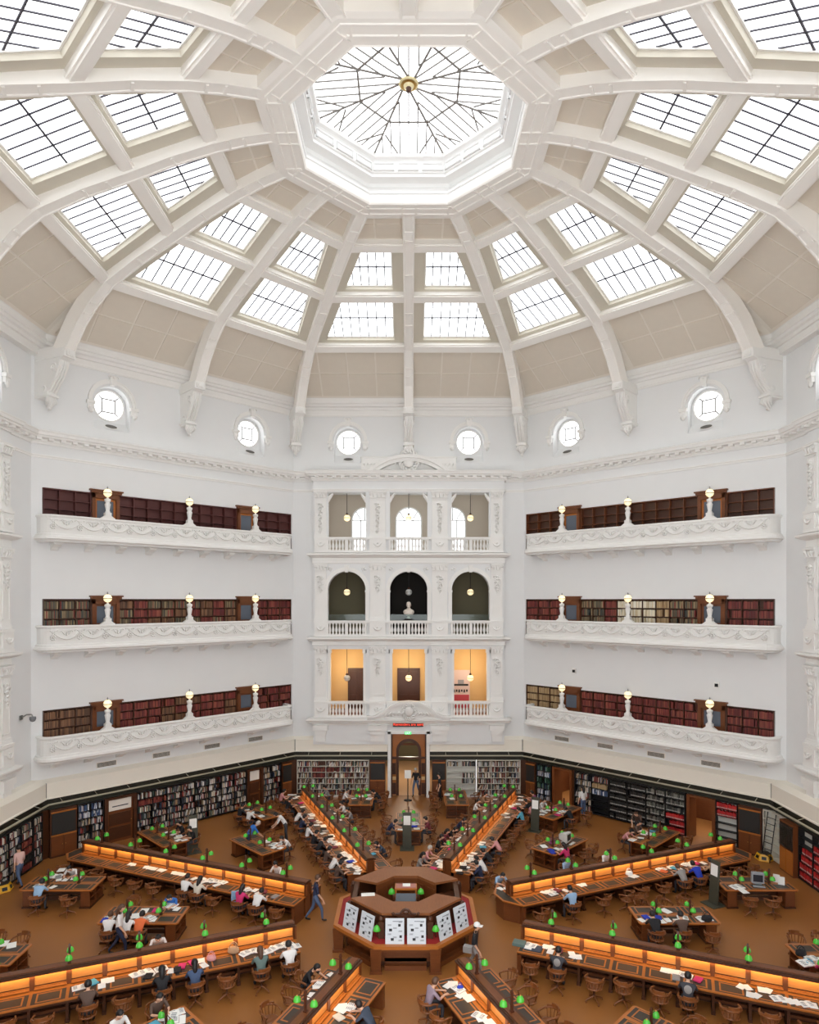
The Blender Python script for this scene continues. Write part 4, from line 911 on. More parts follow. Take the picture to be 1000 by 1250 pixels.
# entrance
doorw = struct('door_7', WM(0, 17.0), 'tall wooden entrance with an arched screen under the far pediment')
b = MB(); b.box(-1.3, -1.1, -.06, .5, 0, 4.1); b.box(1.1, 1.3, -.06, .5, 0, 4.1); b.box(-1.3, 1.3, -.06, .5, 3.95, 4.12); b.build('white_frame', TRIMW, doorw)
ah = [(-.62, .0), (.62, .0), (.62, 2.75)]+[(.62*cos(R(t)), 2.75+.62*sin(R(t))) for t in range(15, 180, 15)]+[(-.62, 2.75)]
b = MB(); b.prism([(-1.1, 0), (1.1, 0), (1.1, 3.95), (-1.1, 3.95)], .6, .7, holes=[ah]); b.build('screen', WOODO, doorw)
b = MB()
for t in range(0, 180, 12):
    a0, a1 = R(t), R(t+12); b.hexa([(r*cos(a), y, 2.75+r*sin(a)) for y in (.5, .62) for r, a in ((.62, a0), (.78, a0), (.78, a1), (.62, a1))])
for sd in (-1, 1): b.box(min(sd*.62, sd*.78), max(sd*.62, sd*.78), .5, .62, 0, 2.75); b.box(min(sd*1.02, sd*1.1), max(sd*1.02, sd*1.1), .2, .62, 0, 3.95)
b.box(-1.1, 1.1, .48, .66, 2.28, 2.4); b.build('arch_frame', WOODD, doorw)
for sd in (-1, 1):
    a, c = sorted((sd*.8, sd*1.02)); MB().box(a, c, .56, .6, .05, .75).build('door_panel', WOODD, doorw); MB().box(a, c, .56, .6, .95, 1.15).build('lit_pane', CONC, doorw); MB().box(a, c, .56, .6, 1.3, 2.0).build('door_panel', WOODD, doorw)
b = MB(); b.box(-2.5, 2.5, .5, 9.5, -.2, .003); b.build('lobby_floor', M('lobby_marble', (226, 180, 140), .3), doorw)
b = MB(); b.box(-2.5, 2.5, 9.5, 9.6, 0, 4.3); b.box(-2.5, -2.4, .7, 9.5, 0, 4.3); b.box(2.4, 2.5, .7, 9.5, 0, 4.3); b.box(-2.5, 2.5, .5, 9.6, 4.3, 4.4); b.build('lobby_wall', OLIVE, doorw)
b = MB(); b.box(-1.2, 1.2, 7.0, 7.2, 2.9, 3.1); b.box(-1.2, -1.0, 7.0, 7.2, 0, 2.9); b.box(1.0, 1.2, 7.0, 7.2, 0, 2.9); b.box(-1.0, 1.0, 7.1, 7.15, 1.7, 1.85); b.build('inner_screen', WOODD, doorw)
l = bpy.data.lights.new('lobby_light', 'POINT'); l.energy = 230; l.color = (1, .88, .7); l.shadow_soft_size = .3; o = bpy.data.objects.new('lobby_light', l); C.objects.link(o); o.location = (0, 21.5, 3.6)
t = thing('led_display', 'black display with red moving letters above the entrance', 'display', mat=WM(0, 17.0))
MB().box(-.98, .9, -.14, -.02, 4.42, 4.7).build('housing', BLACK, t)
def text(s, size, mat_, parent, loc, rot, name='lettering', ext=.003, align='CENTER'):
    cu = bpy.data.curves.new(name, 'FONT'); cu.body = s; cu.size = size; cu.extrude = ext; cu.align_x = align; cu.align_y = 'CENTER'; cu.materials.append(mat_); o = bpy.data.objects.new(name, cu); link(o, parent); bpy.context.view_layer.update(); me = bpy.data.meshes.new_from_object(o); bpy.data.objects.remove(o); o = inst(name, me, parent, loc, rot); return o
text('Reminders are sent', .235, M('red_led', (255, 90, 60), .4, emit=(255, 70, 50), es=1.2), t, (-.02, -.15, 4.56), (pi/2, 0, 0))
t = thing('exit_sign', 'small green and white exit sign over the entrance', 'sign', mat=WM(0, 17.0))
MB().box(-.24, .16, -.1, .0, 3.93, 4.09).build('housing', M('exit_green', (50, 190, 90), .4, emit=(60, 210, 110), es=.9), t)
text('EXIT', .15, M('exit_white', (255, 255, 255), .4, emit=(240, 255, 245), es=1.2), t, (-.04, -.105, 4.01), (pi/2, 0, 0))
for i, p in enumerate(((68, 1040), (3, 1087), (933, 1049))):
    c = at(*p); t = thing('step_stool', ('yellow hexagonal step stool by the left corner cabinet', 'yellow step stool cut by the left edge', 'yellow step stool at the foot of the right corner ladder')[i], 'stool', (c.x, c.y, 0), rz=(.3, .8, -.5)[i])
    b = MB(); b.lathe([(.4, 0), (.42, .03), (.30, .30)], n=6, smooth=False); b.build('skirt', YEL, t); b = MB(); b.lathe([(.28, .27), (.29, .33), (.001, .33)], n=6, smooth=False); b.build('tread', LEATH, t)
    for k in range(6):
        a = 2*pi*(k+.5)/6; b = MB(); n_ = Vector((cos(a), sin(a), 0)); s_ = Vector((-sin(a), cos(a), 0)); b.obox(n_*.325+Vector((0, 0, .15)), s_*.1, n_*.012+Vector((0, 0, -.004)), Vector((-.4*n_.x*.06, -.4*n_.y*.06, .06))); b.build('foot_hole', BLACK, t)
# ------------------------------------------------------------ radial reading desks
R0, NC, CWD = 4.24, 12, .975; R1 = R0+NC*CWD
def LM(bearing, r=0, off=0, z=0, extra=0):     # local x outwards along the bearing, y to the left when looking outwards
    return Matrix.Rotation(R(90-bearing), 4, 'Z') @ Matrix.Translation((r, off, z)) @ Matrix.Rotation(extra, 4, 'Z')
BN = {22.5: 'far right', 67.5: 'right', 112.5: 'near right', 157.5: 'front right', -157.5: 'front left', -112.5: 'near left', -67.5: 'left', -22.5: 'far left'}
def desk_proto():
    t = thing('reading_desk', '', 'desk')
    MB().box(R0+.05, R1, -.11, .11, 0, 1.22).build('spine', WOODD, t)
    b = MB(); b.box(R0, R1+.05, -.24, .24, 1.22, 1.27); b.box(R0, R1+.05, -.17, .17, 1.27, 1.30); b.build('cap', WOODD, t)
    MB().box(R0+.02, R1, -.11, .11, 1.30, 1.315).build('cap_inlay', WOODM, t)
    for a_, c_ in ((R0, R0+.07), (R1-.02, R1+.05)): MB().box(a_, c_, -.17, .17, .0, 1.22).build('end_post', WOODM, t)
    pan = MB().box(.07, CWD-.07, .112, .135, .90, 1.18).mesh('back_panel', WOODP)
    pil = MB().box(-.065, .065, .11, .17, .78, 1.22).mesh('pilaster', WOODM)
    step = MB(); step.box(.06, CWD-.06, .11, .23, .80, .83); step.box(.06, CWD-.06, .11, .17, .83, .86); step = step.mesh('ledge', WOODO)
    L = MB(); L.box(.045, CWD-.045, .36, .95, .776, .780, 0)
    L.box(.16, CWD-.16, .41, .455, .776, .784, 1); L.box(.16, CWD-.16, .86, .905, .776, .784, 1); L.box(.16, .205, .455, .86, .776, .784, 1); L.box(CWD-.205, CWD-.16, .455, .86, .776, .784, 1); L = L.mesh('leather_inlay', [LEATH, WOODO])
    sup = MB(); sup.box(-.04, .04, .14, .82, 0, .74); sup.box(-.06, .06, .14, .86, 0, .08); sup = sup.mesh('support', WOODD)
    for sd in (1, -1):
        MB().box(R0, R1+.02, min(sd*.11, sd*1.02), max(sd*.11, sd*1.02), .735, .775).build('desktop', WOODO, t)
        MB().box(R0+.02, R1, min(sd*.96, sd*1.0), max(sd*.96, sd*1.0), .66, .735).build('apron', WOODD, t)
        MB().box(R0+.1, R1-.1, min(sd*.25, sd*.33), max(sd*.25, sd*.33), .12, .2).build('foot_rail', WOODM, t)
        MB().box(R0+.1, R1-.1, min(sd*.11, sd*.2), max(sd*.11, sd*.2), .0, .5).build('kick_board', WOODD, t)
        for i in range(NC):
            for nm, me in (('back_panel', pan), ('ledge', step), ('leather_inlay', L)): inst(nm, me, t, (R0+i*CWD, 0, 0), sc=(1, sd, 1))
        for i in range(NC+1):
            inst('pilaster', pil, t, (R0+i*CWD, 0, 0), sc=(1, sd, 1))
            if i: inst('support', sup, t, (R0+min(i*CWD, NC*CWD-.1), 0, 0), sc=(1, sd, 1))
        b = MB(); b.prism([(R0-.0, sd*.3), (R0+.0, sd*.98), (R0+.14, sd*.98), (R0+.14, sd*.3)], 0, .735, ax='z'); b.build('end_panel', WOODM, t)
    # inner and outer end tables
    b = MB(); b.prism([(R1, 1.02), (R1+.62, .55), (R1+.62, -.55), (R1, -1.02)], .735, .775, ax='z'); b.build('end_top', WOODO, t)
    b = MB(); b.prism([(R1+.08, .88), (R1+.54, .48), (R1+.54, -.48), (R1+.08, -.88)], .776, .781, ax='z'); b.build('end_leather', LEATH, t)
    b = MB(); b.prism([(R1, .85), (R1+.5, .46), (R1+.5, -.46), (R1, -.85)], 0, .735, ax='z'); b.build('end_cupboard', WOODD, t)
    return t
proto = desk_proto(); desks = {}
def strip(parent_m, x0, x1, y, z, inward, e):
    l = bpy.data.lights.new('desk_strip_light', 'AREA'); l.shape = 'RECTANGLE'; l.size = x1-x0; l.size_y = .04; l.energy = e; l.color = (1, .68, .34)
    o = bpy.data.objects.new('desk_strip_light', l); C.objects.link(o)
    o.matrix_world = parent_m @ Matrix.Translation(((x0+x1)/2, y, z)) @ Matrix.Rotation(inward, 4, 'X')
for i, bg in enumerate(BN):
    o = proto if i == 0 else copy_tree(proto)
    o.matrix_world = LM(bg); o['label'] = 'long %s radial reading desk with glowing orange back panels' % BN[bg]; o['group'] = 'radial reading desks'; desks[bg] = o
    if bg == 67.5:
        b = MB(); b.prism([(R0-.5, -.35), (R0-.5, .35), (R0, 1.02), (R0, -1.02)], .735, .775, ax='z'); b.build('end_top', WOODO, o)
        b = MB(); b.prism([(R0-.42, -.3), (R0-.42, .3), (R0-.05, .85), (R0-.05, -.85)], .776, .781, ax='z'); b.build('end_leather', LEATH, o)
        b = MB(); b.prism([(R0-.42, -.28), (R0-.42, .28), (R0, .8), (R0, -.8)], 0, .735, ax='z'); b.build('end_cupboard', WOODM, o)
    for sd in (1, -1): strip(LM(bg), R0+.1, R1-.05, sd*.225, 1.205, -sd*R(34), 27)
# ------------------------------------------------------------ lamps
def lamp_meshes():
    b = MB(); b.box(-.05, .05, -.05, .05, 0, .04); b.box(-.03, .03, -.03, .03, .04, .50); b.hexa([(-.04, -.04, .5), (.04, -.04, .5), (.04, .04, .5), (-.04, .04, .5), (-.02, -.02, .58), (.02, -.02, .58), (.02, .02, .58), (-.02, .02, .58)])
    a = MB(); a.tube([(0, -.26, .36), (0, -.2, .40), (0, 0, .41), (0, .2, .40), (0, .26, .36)], .012, 6)
    s = MB(); s.lathe([(.03, .37), (.06, .355), (.09, .31), (.103, .25), (.108, .225), (.1, .22), (.09, .27), (.05, .33)], n=14)
    c = MB(); c.lathe([(.012, .40), (.03, .38), (.032, .35)], n=8)
    return b.mesh('post', BRONZE), a.mesh('arm', BRONZE), s.mesh('green_shade', GSHADE), c.mesh('shade_cap', BRASS)
LMm = lamp_meshes()
def desklamp(Mx, label, group):
    t = thing('desk_lamp', label, 'lamp', mat=Mx, group=group)
    inst('post', LMm[0], t); inst('arm', LMm[1], t)
    for sd in (-1, 1): inst('green_shade', LMm[2], t, (0, sd*.26, 0)); inst('shade_cap', LMm[3], t, (0, sd*.26, 0))
for bg in BN:
    for k, i in enumerate((1, 3, 5, 7, 9, 11)):
        desklamp(LM(bg, R0+(i+.0)*CWD, 0, 1.315), 'twin green-shaded lamp on the %s radial desk, %s from the centre' % (BN[bg], ORD[k+1]), 'green desk lamps')
# ------------------------------------------------------------ chairs
def chair_proto():
    t = thing('swivel_armchair', '', 'chair')
    b = MB(); b.lathe([(.001, .415), (.2, .415), (.245, .43), (.25, .455), (.22, .47), (.1, .455), (.001, .45)], n=16, sx=1.0, sy=.95); b.build('seat', WOODC, t)
    pts = [(.27*cos(R(a))*(1.0), -.02+.27*sin(R(a)), .70+.02*max(0, -sin(R(a)))) for a in range(20, -201, -20)]
    b = MB(); b.tube([(.25, .22, .66)]+pts+[(-.25, .22, .66)], [.028]+[.03]*len(pts)+[.028], 6); b.build('arm_rail', WOODC, t)
    b = MB()
    for a in range(-150, -29, 15):
        a0, a1 = R(a), R(a+15)
        b.hexa([(r*cos(q), -.02+r*sin(q), z) for z in (.69, .84 if -135 < a < -50 else .78) for r, q in ((.25, a0), (.285, a0), (.285, a1), (.25, a1))])
    b.build('backrest', WOODC, t)
    for a in (-165, -140, -115, -90, -65, -40, -15):
        b = MB(); b.tube([(.2*cos(R(a)), -.01+.2*sin(R(a)), .45), (.26*cos(R(a)), -.02+.26*sin(R(a)), .7)], .014, 5); b.build('spindle', WOODC, t)
    for sd in (-1, 1): b = MB(); b.tube([(sd*.2, .13, .45), (sd*.26, .17, .56), (sd*.25, .19, .66)], .02, 5); b.build('arm_support', WOODC, t)
    b = MB(); b.lathe([(.1, .415), (.04, .39), (.035, .2), (.06, .17), (.06, .14), (.03, .12)], n=8); b.build('column', WOODD, t)
    lm = MB(); lm.tube([(.03, 0, .17), (.14, 0, .13), (.27, 0, .075)], [.032, .028, .022], 6); lm.lathe([(.001, 0), (.025, .01), (.028, .03), (.02, .055), (.001, .06)], (.28, 0, 0), 6); lm = lm.mesh('leg', WOODC)
    for k in range(4): inst('leg', lm, t, rot=(0, 0, R(45+90*k)))
    return t
cproto = chair_proto(); cused = []; chairs = []
def chair(Mx, label, group):
    o = cproto if not cused else copy_tree(cproto)
    cused.append(1); o.matrix_world = Mx; o['label'] = label; o['group'] = group; chairs.append(o); return o
# ------------------------------------------------------------ side tables
def table_proto():
    t = thing('reading_table', '', 'table'); L, W = 1.45, .68
    b = MB(); b.prism([(-L, -W+.06), (-L+.06, -W), (L-.06, -W), (L, -W+.06), (L, W-.06), (L-.06, W), (-L+.06, W), (-L, W-.06)], .725, .77, ax='z'); b.build('tabletop', WOODO, t)
    b = MB(); b.box(-L+.06, L-.06, -W+.06, W-.06, .68, .725); b.build('apron', WOODM, t)
    il = MB(); il.box(-.43, .43, -.27, .27, .771, .7745, 0)
    for (a, c, e, f) in ((-.32, .32, .2, .24), (-.32, .32, -.24, -.2), (-.32, -.28, -.2, .2), (.28, .32, -.2, .2)): il.box(a, c, e, f, .771, .779, 1)
    il = il.mesh('leather_inlay', [LEATH, WOODO])
    for x in (-.93, 0, .93):
        for sd in (-1, 1): inst('leather_inlay', il, t, (x, sd*.34, 0))
    for sd in (-1, 1):
        a, c = sorted((sd*(L-.12), sd*(L-.50)))
        b = MB(); b.box(a, c, -W+.1, -W+.15, .06, .68); b.box(a, c, W-.15, W-.1, .06, .68); b.box(a, c, -W+.1, W-.1, .06, .1); b.box((a if sd > 0 else c-.03), (a+.03 if sd > 0 else c), -W+.1, W-.1, .1, .68); b.build('pedestal', WOODM, t)
        b = MB(); b.box(a-.03, c+.03, -W+.07, W-.07, 0, .06); b.build('plinth', WOODD, t)
        b = MB(); b.box(a, c, -W+.15, W-.15, .37, .40); b.build('shelf', WOODM, t); b = MB(); b.box(a+.02, c-.02, -.02, .02, .1, .68); b.build('divider', WOODM, t)
        b = MB(); b.box(-L+.2, L-.2, -.03, .03, .1, .25) if sd > 0 else b.box(-L+.5, L-.5, -.02, .02, .3, .68); b.build('stretcher', WOODD, t)
    return t
tproto = table_proto()
TABLES = []   # (name phrase, bearing, centre)
def tab(nm, sector, r, off): TABLES.append((nm, sector, r, off))
for sec, nm in ((0, 'far'), (-45, 'far left'), (45, 'far right'), (-90, 'left'), (90, 'right')):
    ri, ro = {0: (10.3, 14.45), 45: (10.1, 14.2), 90: (9.65, 14.0)}[abs(sec)]; tab('inner %s' % nm, sec, ri, 0); tab('outer %s, left one' % nm, sec, ro, -2.72); tab('outer %s, right one' % nm, sec, ro, 2.72)
tab('near left', -135, 9.8, 0); tab('near right', 135, 9.8, 0)
for i, (nm, sec, r, off) in enumerate(TABLES):
    o = tproto if i == 0 else copy_tree(tproto)
    o.matrix_world = LM(sec, r, -off); o['label'] = 'wooden reading table with dark leather insets, %s' % nm; o['group'] = 'reading tables between the radial desks'
    for k, x in enumerate((-.62, .62)): desklamp(LM(sec, r+x, -off, .77), 'twin green-shaded lamp on the %s reading table, %s end' % (nm, 'inner' if k == 0 else 'outer'), 'green desk lamps')
# ------------------------------------------------------------ central desk
t = thing('central_desk', 'large octagonal wooden staff desk on a plinth in the middle of the room', 'desk', mat=Matrix.Translation((-.1, 0, 0)))
def octo(a, z0, z1, b, a2=None, mi=0):
    q = 1/cos(pi/8); a2 = a2 or a; lo = [(a*q*sin(R(22.5+45*k)), a*q*cos(R(22.5+45*k)), z0) for k in range(8)]; hi = [(a2*q*sin(R(22.5+45*k)), a2*q*cos(R(22.5+45*k)), z1) for k in range(8)]
    b.add(lo+hi, [(k, (k+1) % 8, 8+(k+1) % 8, 8+k) for k in range(8)]+[tuple(range(8)), tuple(range(8, 16))], mi); return b
def octoring(a0, a1, z0, z1, b, faces=range(8), z1in=None, mi=0):
    z1in = z1 if z1in is None else z1in
    for k in faces:
        Mx = Matrix.Rotation(-R(45*k), 4, 'Z'); b.hexa([Mx @ Vector(p) for p in [(-a0*T22, a0, z0), (a0*T22, a0, z0), (a1*T22, a1, z0), (-a1*T22, a1, z0), (-a0*T22, a0, z1in), (a0*T22, a0, z1in), (a1*T22, a1, z1), (-a1*T22, a1, z1)]], mi)
    return b
octo(2.05, 0, .2, MB()).build('platform', WOODD, t)
octoring(1.75, 1.85, .2, 1.66, MB()).build('counter_front', WOODD, t)
[octoring(1.08, 1.95, 1.66, 1.74, MB(), faces=f_).build('counter_top', M('counter_wood', (136, 82, 46), .35, .25, 4, stretch=(6, 1, 6)) if f_[0] == 7 else bpy.data.materials['counter_wood'], t) for f_ in ((7, 0, 1), (3, 4, 5))]
octoring(1.08, 1.9, 1.28, 1.34, MB(), faces=(2, 6)).build('gate_ledge', WOODD, t)
octoring(1.05, 1.12, .2, 1.66, MB(), faces=(0, 1, 3, 4, 5, 7)).build('inner_cupboards', WOODM, t)
for k in range(8):
    if k in (2, 6): continue
    Mx = Matrix.Rotation(-R(45*k), 4, 'Z')
    for x in (-.3, .3): b = MB(); b.box(x-.2, x+.2, 1.02, 1.05, .45, 1.5); b.v = [tuple(Mx @ Vector(p)) for p in b.v]; b.build('cupboard_door', WOODM, t)
for k in range(8):     # posts with ball finials at the counter corners, legs at the rim corners
    a = R(22.5+45*k); q = 1/cos(pi/8); b = MB(); c = (1.98*q*sin(a), 1.98*q*cos(a)); b.box(c[0]-.1, c[0]+.1, c[1]-.1, c[1]+.1, .1, 1.5); b.ball((c[0], c[1], 1.56), .1, 8); b.build('corner_post', WOODD, t)
    c = (2.35*q*sin(a), 2.35*q*cos(a)); b = MB(); b.hexa([(c[0]+sx*w_, c[1]+sy*w_, z) for z, w_ in ((.08, .15), (.82, .19)) for sx, sy in ((-1, -1), (1, -1), (1, 1), (-1, 1))]); b.box(c[0]-.2, c[0]+.2, c[1]-.2, c[1]+.2, 0, .08); b.build('leg', WOODM, t)
octoring(2.38, 2.53, .80, .92, MB()).build('rim', WOODO, t)
octoring(1.85, 2.40, .78, .90, MB(), z1in=.98).build('display_shelf', RED, t)
octoring(2.25, 2.48, .70, .80, MB()).build('apron', WOODM, t)
octoring(1.9, 2.1, .2, .7, MB(), faces=(3, 4, 5)).build('lower_panel', WOODM, t)
octoring(1.85, 1.93, 1.0, 1.62, MB()).build('back_board', WOODD, t)
for k in (3, 4, 5):
    Mx = Matrix.Rotation(-R(45*k), 4, 'Z'); b = MB(); b.box(-.7, .7, 2.05, 2.3, .0, .16); b.box(-.7, .7, 1.98, 2.1, .16, .32); b.v = [tuple(Mx @ Vector(p)) for p in b.v]; b.build('step', WOODM, t)
b = MB(); b.tube([(-.35, -1.98, 1.72), (-.2, -1.98, 1.74), (-.1, -1.98, 1.86), (0, -1.98, 1.9), (.1, -1.98, 1.86), (.2, -1.98, 1.74), (.35, -1.98, 1.72)], .035, 6); b.ball((0, -1.98, 1.78), .09, 8, sz=(.12, .05, .08)); b.box(-.3, .3, -2.0, -1.95, 1.62, 1.72)
for sd in (-1, 1): b.ball((sd*.42, -1.98, 1.73), .06, 8)
b.build('carved_crest', WOODD, t)
for sx in (-1, 1):
    for sy, k in ((-1, 0), (1, 1)):
        pass
# supervisor console inside the well
t = thing('supervisor_console', 'small raised wooden console with a dark slate front inside the central desk', 'desk', mat=Matrix.Translation((-.1, 0, .2)))
b = MB(); b.box(-.4, .4, -.75, .15, 0, 1.2); b.build('body', WOODD, t)
b = MB(); b.hexa([(-.36, -.78, 1.2), (.36, -.78, 1.2), (.36, -.35, 1.24), (-.36, -.35, 1.24), (-.36, -.78, 1.22), (.36, -.78, 1.22), (.36, -.35, 1.5), (-.36, -.35, 1.5)]); b.build('slate_panel', M('blue_slate', (84, 90, 98), .5), t)
b = MB(); b.box(-.4, .4, -.1, .35, 1.5, 1.56); b.box(-.4, -.34, -.1, .3, 0, 1.5); b.box(.34, .4, -.1, .3, 0, 1.5); b.build('desk_board', WOODO, t)
b = MB(); b.box(-.36, .36, -.06, .32, 1.56, 1.575); b.build('blotter', M('pink_leather', (170, 110, 100), .5), t)
for sd in (-1, 1): b = MB(); b.box(sd*.42-.04, sd*.42+.04, -.78, -.7, 0, 1.55); b.ball((sd*.42, -.74, 1.6), .05, 6); b.build('post', WOODD, t)
t = tag(MB().box(-.14, .14, -.1, .1, 0, .03).build('open_book', PAPER, None, Matrix.Translation((-.08, .15, 1.775))), 'open pale book on the blotter of the console', 'book')
tag(MB().box(-.24, .24, -.12, .12, 0, .012).build('paper_sheet', PAPER, None, Matrix.Translation((-1.45, -.55, 1.742)) @ Matrix.Rotation(.1, 4, 'Z')), 'white sheet on the left of the central counter', 'paper')
nb = 0
for k, nm in ((3, 'right'), (4, 'front'), (5, 'left')):
    for sd in (-1, 1):
        face = Matrix.Rotation(-R(45*k), 4, 'Z'); base = Matrix.Translation((-.1, 0, 0)) @ face @ Matrix.Translation((sd*(.36 if k == 4 else .42), 2.36, .90)) @ Matrix.Rotation(R(12), 4, 'X')
        t = thing('display_board', 'white picture board, %s one on the %s face of the central desk' % (('right' if sd < 0 else 'left') if k == 4 else ('nearer' if (sd > 0) == (k == 3) else 'farther'), nm), 'board', mat=base, group='display boards round the central desk')
        MB().box(-.31, .31, -.02, .02, 0, .80).build('board', M('display_board_white', (206, 212, 218), .5) if nb == 0 else DBW, t); DBW = bpy.data.materials['display_board_white']; nb += 1
        b = MB()
        for q in range(4 if k == 4 else 5):
            xx = (-.22, .2, -.28, .12, .1)[q]; zz = (.82, .62, .34, .22, .85)[q]; xx *= .72; zz *= .72; MB().box(xx-.035-.02*(q % 2), xx+.045, .02, .024, zz-.04, zz+.04).build('picture', INKD, t)
        b = MB()
        for q in range(7): xx = -.26+.25*(q % 3); zz = .15+.13*q; b.box(xx-.08, xx+.1, .02, .023, zz, zz+.012); b.box(xx-.08, xx+.07, .02, .023, zz+.025, zz+.035); b.box(xx-.08, xx+.09, .02, .023, zz+.048, zz+.058)
        b.box(-.36, .1, .02, .023, .97, 1.0); b.v = [(p[0]*.72, p[1], p[2]*.72) for p in b.v]; tag(b.build('caption', INK, t), kind='stuff')
for i, (x, y) in enumerate(((-1.06, -2.18), (.9, -2.18), (-.62, -.05), (.44, -.05))):
    zb = .95 if i < 2 else 1.25
    t = thing('shelf_lamp', 'green-shaded lamp on the central desk, %s' % ('left front corner', 'right front corner', 'left of the console', 'right of the console')[i], 'lamp', (x, y, zb), group='lamps of the central desk')
    b = MB(); b.tube([(0, .2, 0), (0, .18, .45), (0, .08, .52), (0, 0, .48)], .018, 6); b.build('bracket', BRONZE, t); b = MB(); b.lathe([(.03, .5), (.09, .44), (.13, .33), (.12, .32), (.08, .42), (.03, .47)], n=12); b.build('green_shade', GSHADE, t)
# sign stands
def stand(px, py, label, tall, rz=0, board=True):
    c = at(px, py); t = thing('sign_stand', label, 'stand', (c.x, c.y, 0), rz)
    if tall:
        b = MB(); b.tube([(0, 0, .02), (0, 0, 1.45)], .03, 8); b.build('pole', BLACK, t); MB().lathe([(.25, 0), (.25, .02), (.05, .05)], n=16).build('base', BLACK, t); MB().box(-.2, .2, -.04, -.01, 1.35, 1.85).build('notice', PAPER, t)
    else:
        MB().box(-.35, .35, -.35, .35, 0, .03).build('base', M('grey_green_steel', (70, 70, 58), .5) if 'GGS' not in globals() else GGS, t); g = bpy.data.materials['grey_green_steel']
        b = MB(); b.hexa([(-.22, -.03, .03), (.22, -.03, .03), (.22, .03, .03), (-.22, .03, .03), (-.22, .10, 1.75), (.22, .10, 1.75), (.22, .15, 1.75), (-.22, .15, 1.75)]); b.build('panel', g, t)
        b = MB(); b.hexa([(-.17, .03, 1.15), (.17, .03, 1.15), (.17, .04, 1.15), (-.17, .04, 1.15), (-.17, .055, 1.6), (.17, .055, 1.6), (.17, .065, 1.6), (-.17, .065, 1.6)]); b.build('notice', PAPER, t)
stand(498, 977, 'slim black pole stand with a white notice facing the entrance aisle', True)
stand(497, 1036, 'tall grey-green notice stand in front of the inner far table', False); GGS = bpy.data.materials['grey_green_steel']
stand(236, 1040, 'tall grey-green notice stand by the outer far left table', False, .5)
stand(653, 1014, 'tall grey-green notice stand by the outer far right table', False, -.5)
stand(871, 1104, 'tall grey-green notice stand beside the computer table on the right', False, -1.2)
# ------------------------------------------------------------ people
SKIN = M('skin', (214, 168, 140), .6); SKIN2 = M('skin_tan', (190, 142, 110), .6)
HAIRB = M('black_hair', (26, 22, 22), .5, .1, 20); HAIRN = M('brown_hair', (84, 56, 38), .5, .1, 20); HAIRG = M('grey_hair', (190, 184, 176), .6); SHOE = M('dark_shoes', (34, 30, 30), .5); SHOEW = M('white_shoes', (220, 220, 218), .5)
CL = {k: M('cloth_'+k, v, .8, .08, 14) for k, v in dict(white=(232, 230, 228), grey=(150, 146, 144), black=(30, 30, 34), navy=(36, 44, 72), denim=(66, 84, 116), pink=(206, 50, 110), rose=(214, 150, 150), teal=(96, 116, 112), lilac=(150, 132, 146),
      brown=(92, 72, 62), blue=(48, 110, 190), skyblue=(150, 182, 214), purple=(150, 80, 120), orange=(226, 110, 60), charcoal=(58, 58, 64), cream=(222, 212, 196), tan=(176, 140, 108), royal=(36, 60, 180), maroon=(120, 50, 60), slate=(60, 70, 86), plaid=(220, 180, 172), turquoise=(90, 170, 196), jeans=(84, 102, 134)).items()}
def skinned(V, E, rad, root=0, sub=1):
    me = bpy.data.meshes.new('tmp'); me.from_pydata(V, E, []); ob = bpy.data.objects.new('tmp', me); C.objects.link(ob)
    sm = ob.modifiers.new('s', 'SKIN'); sm.use_smooth_shade = True; sv = me.skin_vertices[0].data
    for i, r in enumerate(rad): sv[i].radius = r if isinstance(r, tuple) else (r, r); sv[i].use_root = (i == root)
    ss = ob.modifiers.new('u', 'SUBSURF'); ss.levels = sub; ss.render_levels = sub
    dg = bpy.context.evaluated_depsgraph_get(); dg.update(); res = bpy.data.meshes.new_from_object(ob.evaluated_get(dg)); bpy.data.objects.remove(ob); return res
